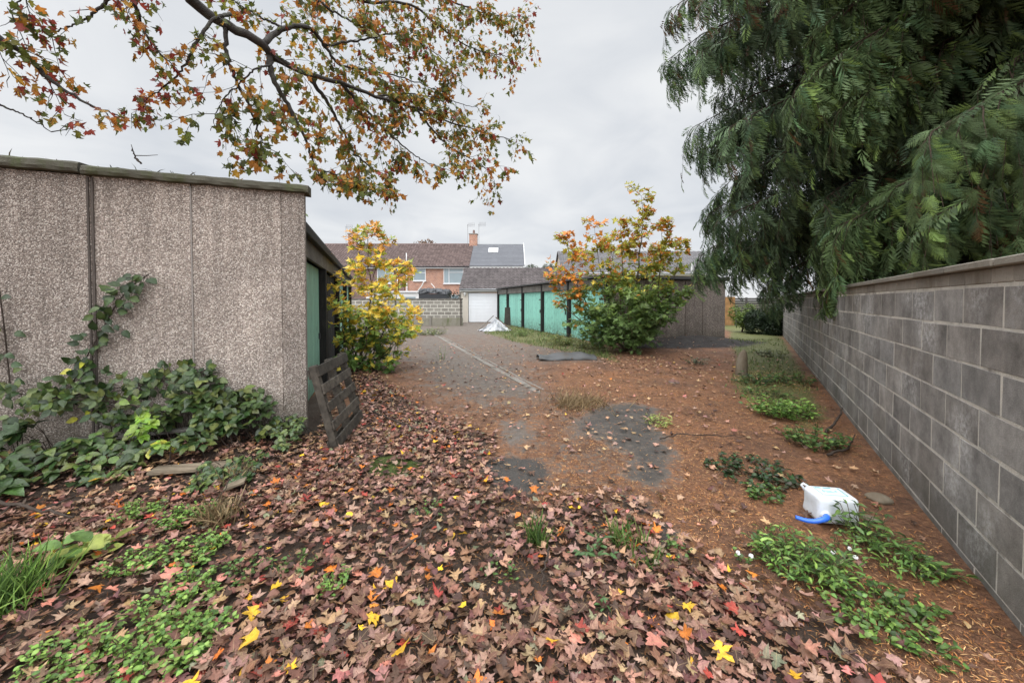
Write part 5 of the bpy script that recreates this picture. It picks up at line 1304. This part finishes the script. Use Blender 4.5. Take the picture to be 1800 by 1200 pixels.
# boards and sticks
def board(name, label, a, b_, w, th, mat, cat='plank', z=.0):
    a = np.array(a); b_ = np.array(b_); d = b_ - a; n_ = unit(np.cross([0,0,1.0], d)); m_ = MB(); m_.box(a - n_*w/2, d, n_*w, (0,0,th)); o = m_.build(name, mat, None, .004); return tag(o, label, cat)
def gg(x, y, z): p = gp(x, y); p[2] = float(gz(p[0], p[1])) + z; return p
board('plank','pale split plank lying under the bramble', gg(268,842,.02), gg(398,832,.05), .15, .03, M['plank'])
board('plank','short pale board end poking out of the bramble', gg(395,866,.03), gg(432,860,.07), .09, .025, M['plank'])
board('plank','grey board lying tight along the foot of the end wall', WL3(.5,.10,.20), WL3(2.0,.13,.20), .10, .03, M['grey_wood'])
def stick(label, pts, r0=.008, r1_=.003, side=0, name='twig'):
    m_ = MB(); pl = polyl(pts, 14); pl[1:-1] += rng.normal(0,.006,pl[1:-1].shape); m_.tube(pl, list(np.linspace(r0,r1_,len(pl))), 6)
    for i in range(side):
        j = rng.integers(3, len(pl)-2); d = unit(pl[j+1]-pl[j] + rng.normal(0,.6,3)*np.linalg.norm(pl[j+1]-pl[j])); d[2] = abs(d[2])*.5; m_.tube([pl[j], pl[j]+d*.1, pl[j]+d*.2+[0,0,.01]], [r1_*1.2, r1_, r1_*.6], 5)
    return tag(m_.build(name, M['twig'], None, 0, True), label, 'twig')
stick('long bare twig lying on red leaves right of the pallet', [gg(655,728,.05), gg(690,745,.06), gg(730,762,.06), gg(772,772,.05)], .012, .005, 2)
stick('short dark stick on the leaves left of the bare patch', [gg(700,990,.06), gg(735,965,.07), gg(765,935,.07)], .009, .004, 1)
stick('thin twig pointing at the camera in the middle of the leaves', [gg(965,975,.05), gg(958,1010,.06), gg(952,1050,.05)], .006, .003)
stick('pale stalk sticking out from the bramble', [gg(380,890,.05), gg(410,862,.12), gg(440,845,.2)], .005, .003)
stick('dark branch lying along the wall side above the ground ivy', [gg(1160,775,.03), gg(1200,770,.05), gg(1260,772,.04), gg(1310,770,.03)], .008, .003, 2)
stick('dark fallen branch near the wall foot', [gg(1455,805,.03), gg(1490,795,.05), gg(1500,778,.06)], .014, .006, 1)
stick('stout dark branch leaning at the wall foot', [gg(1452,762,.02), gg(1475,745,.10), gg(1480,735,.15)], .016, .008)
stick('brown branch lying at the left end of the bed', [gg(-20,905,.10), gg(60,920,.12), gg(130,925,.08)], .014, .006, 2)
pt = WPX(240, 288, -.05)
stick('forked bare twig standing on the left roof edge', [pt + [.05,0,.0], pt + [-.03,.02,.07], pt + [-.06,.02,.16]], .010, .004, 2)
mo = Scatter(); k = 130; ss = rng.uniform(.9, 3.6, k); xy = CO[None] + LP[None]*ss[:,None] + LD[None]*rng.uniform(.0,.12,k)[:,None]
pos = np.column_stack([xy, np.full(k, TOP + .085) + rng.uniform(0,.015,k)]); mo.put(strip, pos, frames(rng.normal(0,1,(k,3))*[1,1,.5], np.array([0,0,1.0])+rng.normal(0,.3,(k,3))), rng.uniform(.04,.11,k), np.array([(.10,.10,.05),(.16,.13,.08)])[rng.integers(0,2,k)])
tag(mo.build('roof_debris', M['debris']), 'dry twigs and moss scattered along the left roof coping', 'debris', kind='stuff')

# ------------------------------------------------------------------ standing stone
p = gp(1302, 659); V=[]; fs=[]; nr, ns_ = 12, 14
for i in range(nr):
    t = i/(nr-1); z = .56*t; r_ = .125*math.sqrt(max(0, 1-(max(0,t-.25)/.76)**3.2)) * (1 - .30*t) ; r_ = max(r_, .006); cx = .02 + .05*t - .03*math.sin(t*3.1)
    for j in range(ns_):
        a = 2*math.pi*j/ns_; q_ = r_*(1+.07*math.sin(2*a+t*3)+.05*math.sin(3*a+1+t*5)); V.append((p[0]+cx+q_*math.cos(a), p[1]+q_*.9*math.sin(a), z-.03))
for i in range(nr-1):
    for j in range(ns_): fs.append((i*ns_+j, i*ns_+(j+1)%ns_, (i+1)*ns_+(j+1)%ns_, (i+1)*ns_+j))
fs.append(tuple((nr-1)*ns_+j for j in range(ns_)))
a = MB(); a.add(V, fs); tag(a.build('standing_stone', M['stone'], None, 0, True), 'smooth upright brown stone standing in the grass beside the lane', 'stone')
for (x, y, s, lab) in [(1185,672,.10,'pinkish brick lump lying on the brown litter'),(1545,880,.085,'flat grey stone half buried near the wall foot'),(1530,915,.05,'small dark stone right of the jerrycan')]:
    bm = bmesh.new(); bmesh.ops.create_icosphere(bm, subdivisions=3, radius=s)
    for v in bm.verts: v.co *= 1 + .18*math.sin(v.co.x*31+s*90)*math.cos(v.co.y*27) ; v.co.z *= .38
    me = bpy.data.meshes.new('stone'); bm.to_mesh(me); bm.free(); o = link('stone', me, M['brick_dark'] if 'brick' in lab else M['stone']); o.location = Vector(gg(x, y, .01).tolist()); tag(o, lab, 'stone')
    me.polygons.foreach_set('use_smooth', [True]*len(me.polygons))

# roofing sheet on the lane
c = gp(998, 632); nu_, nv_ = 40, 12; V=[]; fs=[]
for i in range(nu_):
    for j in range(nv_):
        t = i/(nu_-1); s = j/(nv_-1); x = c[0] - .78 + 1.52*t; yy = c[1] - .25 + .62*s + .1*t
        z = .015 + .16*math.sin(math.pi*s)**.8*(.55+.45*sm(.1,.5,t))*(1 - .35*sm(.75,1,t)) + .012*math.sin(t*17+s*3) + (.05*(1-s)*max(0, .16-t)*5)
        if s < .05: z = max(.004, z - .01)
        V.append((x - .05*s*(1-t) + .02*math.sin(s*9), yy, z))
for i in range(nu_-1):
    for j in range(nv_-1): fs.append((i*nv_+j, (i+1)*nv_+j, (i+1)*nv_+j+1, i*nv_+j+1))
a = MB(); a.add(V, fs); o = a.build('roofing_sheet', M['sheet'], None, 0, True); tag(o, 'curled grey roofing sheet lying on the lane before the maple bush', 'sheet')
md = o.modifiers.new('thickness', 'SOLIDIFY'); md.thickness = .008; md.offset = 1

# heap of white sacking and boards
c = gp(868, 582); V=[]; fs=[]; nr, ns_ = 16, 48
for i in range(nr):
    t = i/(nr-1)
    for j in range(ns_):
        a_ = 2*math.pi*j/ns_; fold = .10*math.sin(5*a_+t*5) + .07*math.sin(11*a_-t*7+1) + .05*math.sin(17*a_+t*13)
        r_ = (.72*(1-t)**.95 + .05)*(1 + fold) + .05*math.exp(-((t-.04)/.05)**2); zz = .60*t**1.15*(1 + .12*math.sin(3*a_+1)) + .035*math.sin(9*a_+i*1.3)*(1-t) + .02*math.sin(i*2.1+a_*4)
        V.append((c[0] + r_*math.cos(a_)*1.0 + .12*t, c[1] + .3 + r_*.6*math.sin(a_), max(zz, .005)))
for i in range(nr-1):
    for j in range(ns_): fs.append((i*ns_+j, i*ns_+(j+1)%ns_, (i+1)*ns_+(j+1)%ns_, (i+1)*ns_+j))
fs.append(tuple((nr-1)*ns_+j for j in range(ns_)))
a = MB(); a.add(V, fs); tag(a.build('rubble_sack', M['bag']), 'crumpled white plastic sack heaped before the turquoise garages', 'sack')
board('loose_board','brown board propped on the right of the white sack', (c[0]+.98, c[1]-.15, .02), (c[0]+.10, c[1]-.05, .70), .22, .035, M['brown_dark'], 'board')
board('loose_board','grey board propped on the left of the white sack', (c[0]-.80, c[1]-.0, .02), (c[0]-.02, c[1]+.1, .78), .24, .035, M['grey_wood'], 'board')
board('loose_board','white board lying against the right of the white sack', (c[0]+.78, c[1]-.32, .02), (c[0]+.20, c[1]-.02, .45), .14, .02, M['white'], 'board')
a = MB(); xg_ = K + KD*(RB*3.9) - KP*.25; a.box((xg_[0], xg_[1], 0), (.42,0,0), (0,.05,0), (.05,.12,1.15), (.35,.32,.3)); tag(a.build('leaning_board', M['grey_wood'], None, .01), 'dark round-topped board leaning by the farthest turquoise door', 'board')

# ------------------------------------------------------------------ jerrycan
cx, cy = 2.235, 2.685; yaw = R(-9); ux = np.array([math.cos(yaw), math.sin(yaw), 0]); uy = np.array([-math.sin(yaw), math.cos(yaw), 0]); cz = float(gz(cx, cy)) + .012
jc = empty('jerrycan', (cx, cy, cz), 'white translucent plastic jerrycan lying on its side with a blue spout', 'jerrycan')
W_, D_, H_ = .26, .20, .185
bm = bmesh.new(); bmesh.ops.create_cube(bm, size=1.0)
for v in bm.verts: v.co = Vector((v.co.x*W_, v.co.y*D_, v.co.z*H_))
bmesh.ops.bevel(bm, geom=list(bm.edges), offset=.034, segments=4, profile=.55, affect='EDGES')
bmesh.ops.subdivide_edges(bm, edges=list(bm.edges), cuts=2, use_grid_fill=True)
for v in bm.verts:
    x, y, z = v.co
    k = 1 - .05*(z/H_)*1.0
    bow = .010*math.cos(math.pi*x/W_)*math.cos(math.pi*z/H_)
    dent = -.008*math.exp(-((x+W_/2)/.02)**2)*math.exp(-((z+.005)/.028)**2)*(1 if y > -.05 else .3)
    v.co = Vector((x*k + (-dent if x < 0 else 0), y*k - (bow if y < 0 else 0), z))
    w = np.array([cx, cy, cz + H_/2]) - np.array([cx, cy, cz]) + ux*v.co.x + uy*v.co.y + np.array([0,0,v.co.z]); v.co = Vector(w.tolist())
me = bpy.data.meshes.new('body'); bm.to_mesh(me); bm.free(); me.polygons.foreach_set('use_smooth', [True]*len(me.polygons)); bd = link('body', me, M['can'], jc)
def J(x, y, z): return np.array([cx, cy, cz]) + ux*x + uy*y + np.array([0,0,z])
a = MB(); a.box(J(-.085,-.06,H_-.0005), ux*.165, uy*.125, Z3*.0016); lb = a.build('label_panel', M['label'], jc)
a = MB()
zt = H_ + .0013
a.box(J(.072,-.055,zt), ux*.006, uy*.115, Z3*.0008); a.box(J(-.080,-.055,zt), ux*.003, uy*.115, Z3*.0008); a.box(J(-.074,-.058,zt), ux*.15, uy*.003, Z3*.0008)
a.box(J(-.07,.046,zt), ux*.035, uy*.012, Z3*.0008); a.box(J(-.02,.047,zt), ux*.05, uy*.012, Z3*.0008)
a.box(J(-.05,.004,zt), ux*.06, uy*.004, Z3*.0008); a.box(J(-.03,-.012,zt), ux*.05, uy*.004, Z3*.0008); a.box(J(-.045,-.012,zt), ux*.004, uy*.03, Z3*.0008); a.box(J(.03,.0,zt), ux*.012, uy*.012, Z3*.0008)
a.build('print', M['teal'], lb)
a = MB(); a.tube([J(-.125,.075,H_-.03), J(-.142,.082,H_+.002), J(-.128,.088,H_+.010), J(-.10,.08,H_-.006)], [.010,.008,.008,.009], 8); a.build('handle', M['can'], jc, 0, True)
a = MB(); a.tube([J(-.080,-.08,.062), J(-.090,-.115,.062)], [.036,.034], 14); a.build('neck', M['can'], jc, 0, True)
sp_pts = polyl([J(-.085,-.10,.064), J(-.100,-.135,.066), J(-.135,-.15,.058), J(-.185,-.15,.044), J(-.235,-.14,.042), J(-.285,-.125,.050)], 20)
a = MB(); a.tube(sp_pts, list(np.linspace(.021,.0125,len(sp_pts))), 12); a.build('spout', M['blue'], jc, 0, True)

# ------------------------------------------------------------------ world, sun, camera
world = bpy.data.worlds.new('World'); bpy.context.scene.world = world; world.use_nodes = True
nt = world.node_tree; nt.nodes.clear(); L_ = nt.links
sky = nt.nodes.new('ShaderNodeTexSky'); sky.sky_type = 'NISHITA'; sky.sun_disc = False; sky.sun_elevation = R(48); sky.sun_rotation = R(200)
tc = nt.nodes.new('ShaderNodeTexCoord'); sx = nt.nodes.new('ShaderNodeSeparateXYZ'); L_.new(tc.outputs['Generated'], sx.inputs[0])
def wm(op, a, b_=0.0, cl=False):
    n = nt.nodes.new('ShaderNodeMath'); n.operation = op; n.use_clamp = cl
    for i, v in enumerate((a, b_)):
        if isinstance(v, (int, float)): n.inputs[i].default_value = v
        else: L_.new(v, n.inputs[i])
    return n.outputs[0]
zc = wm('ADD', wm('MAXIMUM', sx.outputs[2], 0.0), .22)
cb = nt.nodes.new('ShaderNodeCombineXYZ'); L_.new(wm('DIVIDE', sx.outputs[0], zc), cb.inputs[0]); L_.new(wm('DIVIDE', sx.outputs[1], zc), cb.inputs[1])
def wnoise(scale, det, rough, dist=0):
    n = nt.nodes.new('ShaderNodeTexNoise'); n.inputs['Scale'].default_value = scale; n.inputs['Detail'].default_value = det; n.inputs['Roughness'].default_value = rough; n.inputs['Distortion'].default_value = dist
    L_.new(cb.outputs[0], n.inputs['Vector']); return n.outputs['Fac']
cl = wm('ADD', wm('MULTIPLY', wnoise(.8, 4, .5, .3), .65), wm('MULTIPLY', wnoise(2.6, 5, .5, .6), .35))
rp = nt.nodes.new('ShaderNodeValToRGB'); L_.new(cl, rp.inputs[0]); e = rp.color_ramp.elements
e[0].position = .38; e[0].color = (.68,.715,.765,1); e[1].position = .60; e[1].color = (.90,.915,.93,1)
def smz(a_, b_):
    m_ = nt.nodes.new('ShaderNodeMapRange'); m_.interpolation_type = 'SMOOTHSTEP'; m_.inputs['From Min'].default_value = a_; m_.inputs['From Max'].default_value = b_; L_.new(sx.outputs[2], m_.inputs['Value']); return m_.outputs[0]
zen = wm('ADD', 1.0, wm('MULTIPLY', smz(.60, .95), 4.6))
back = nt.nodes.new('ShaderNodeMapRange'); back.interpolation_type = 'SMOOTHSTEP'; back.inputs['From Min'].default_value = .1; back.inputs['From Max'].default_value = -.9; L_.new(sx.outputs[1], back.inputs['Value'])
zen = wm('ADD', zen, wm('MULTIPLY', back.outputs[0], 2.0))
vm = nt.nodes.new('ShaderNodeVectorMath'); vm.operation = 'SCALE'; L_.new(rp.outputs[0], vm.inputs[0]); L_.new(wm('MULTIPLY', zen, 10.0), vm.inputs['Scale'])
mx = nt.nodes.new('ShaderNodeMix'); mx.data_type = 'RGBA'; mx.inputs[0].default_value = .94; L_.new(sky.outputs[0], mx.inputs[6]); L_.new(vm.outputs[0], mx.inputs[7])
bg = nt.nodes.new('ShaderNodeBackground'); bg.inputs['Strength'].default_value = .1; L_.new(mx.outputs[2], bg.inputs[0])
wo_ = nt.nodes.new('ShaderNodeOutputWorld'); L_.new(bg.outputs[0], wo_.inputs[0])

sd = bpy.data.lights.new('sun', 'SUN'); sd.energy = 1.5; sd.angle = R(50); sd.color = (1.0, .965, .92)
so = bpy.data.objects.new('sun', sd); C.objects.link(so)
az = R(200); el_ = R(48)
dirv = Vector((math.sin(az)*math.cos(el_), math.cos(az)*math.cos(el_), math.sin(el_)))
so.rotation_euler = dirv.to_track_quat('Z', 'Y').to_euler()

cam = bpy.data.cameras.new('camera'); co = bpy.data.objects.new('camera', cam); C.objects.link(co)
cam.sensor_fit = 'HORIZONTAL'; cam.sensor_width = 36.0; cam.lens = F / 1800 * 36.0; cam.shift_y = -(600 - PY) * -1 / 1800 * -1
cam.clip_start = .05; cam.clip_end = 2000
co.location = (0, 0, CH); co.rotation_euler = (R(90) - PITCH, 0, 0)
sc_ = bpy.context.scene; sc_.camera = co
sc_.view_settings.view_transform = 'Standard'; sc_.view_settings.look = 'None'; sc_.view_settings.exposure = 0; sc_.view_settings.gamma = 1
sc_.render.engine = 'CYCLES'; sc_.cycles.max_bounces = 6; sc_.cycles.diffuse_bounces = 3; sc_.cycles.glossy_bounces = 2; sc_.cycles.transmission_bounces = 4; sc_.cycles.transparent_max_bounces = 4
sc_.cycles.use_denoising = True
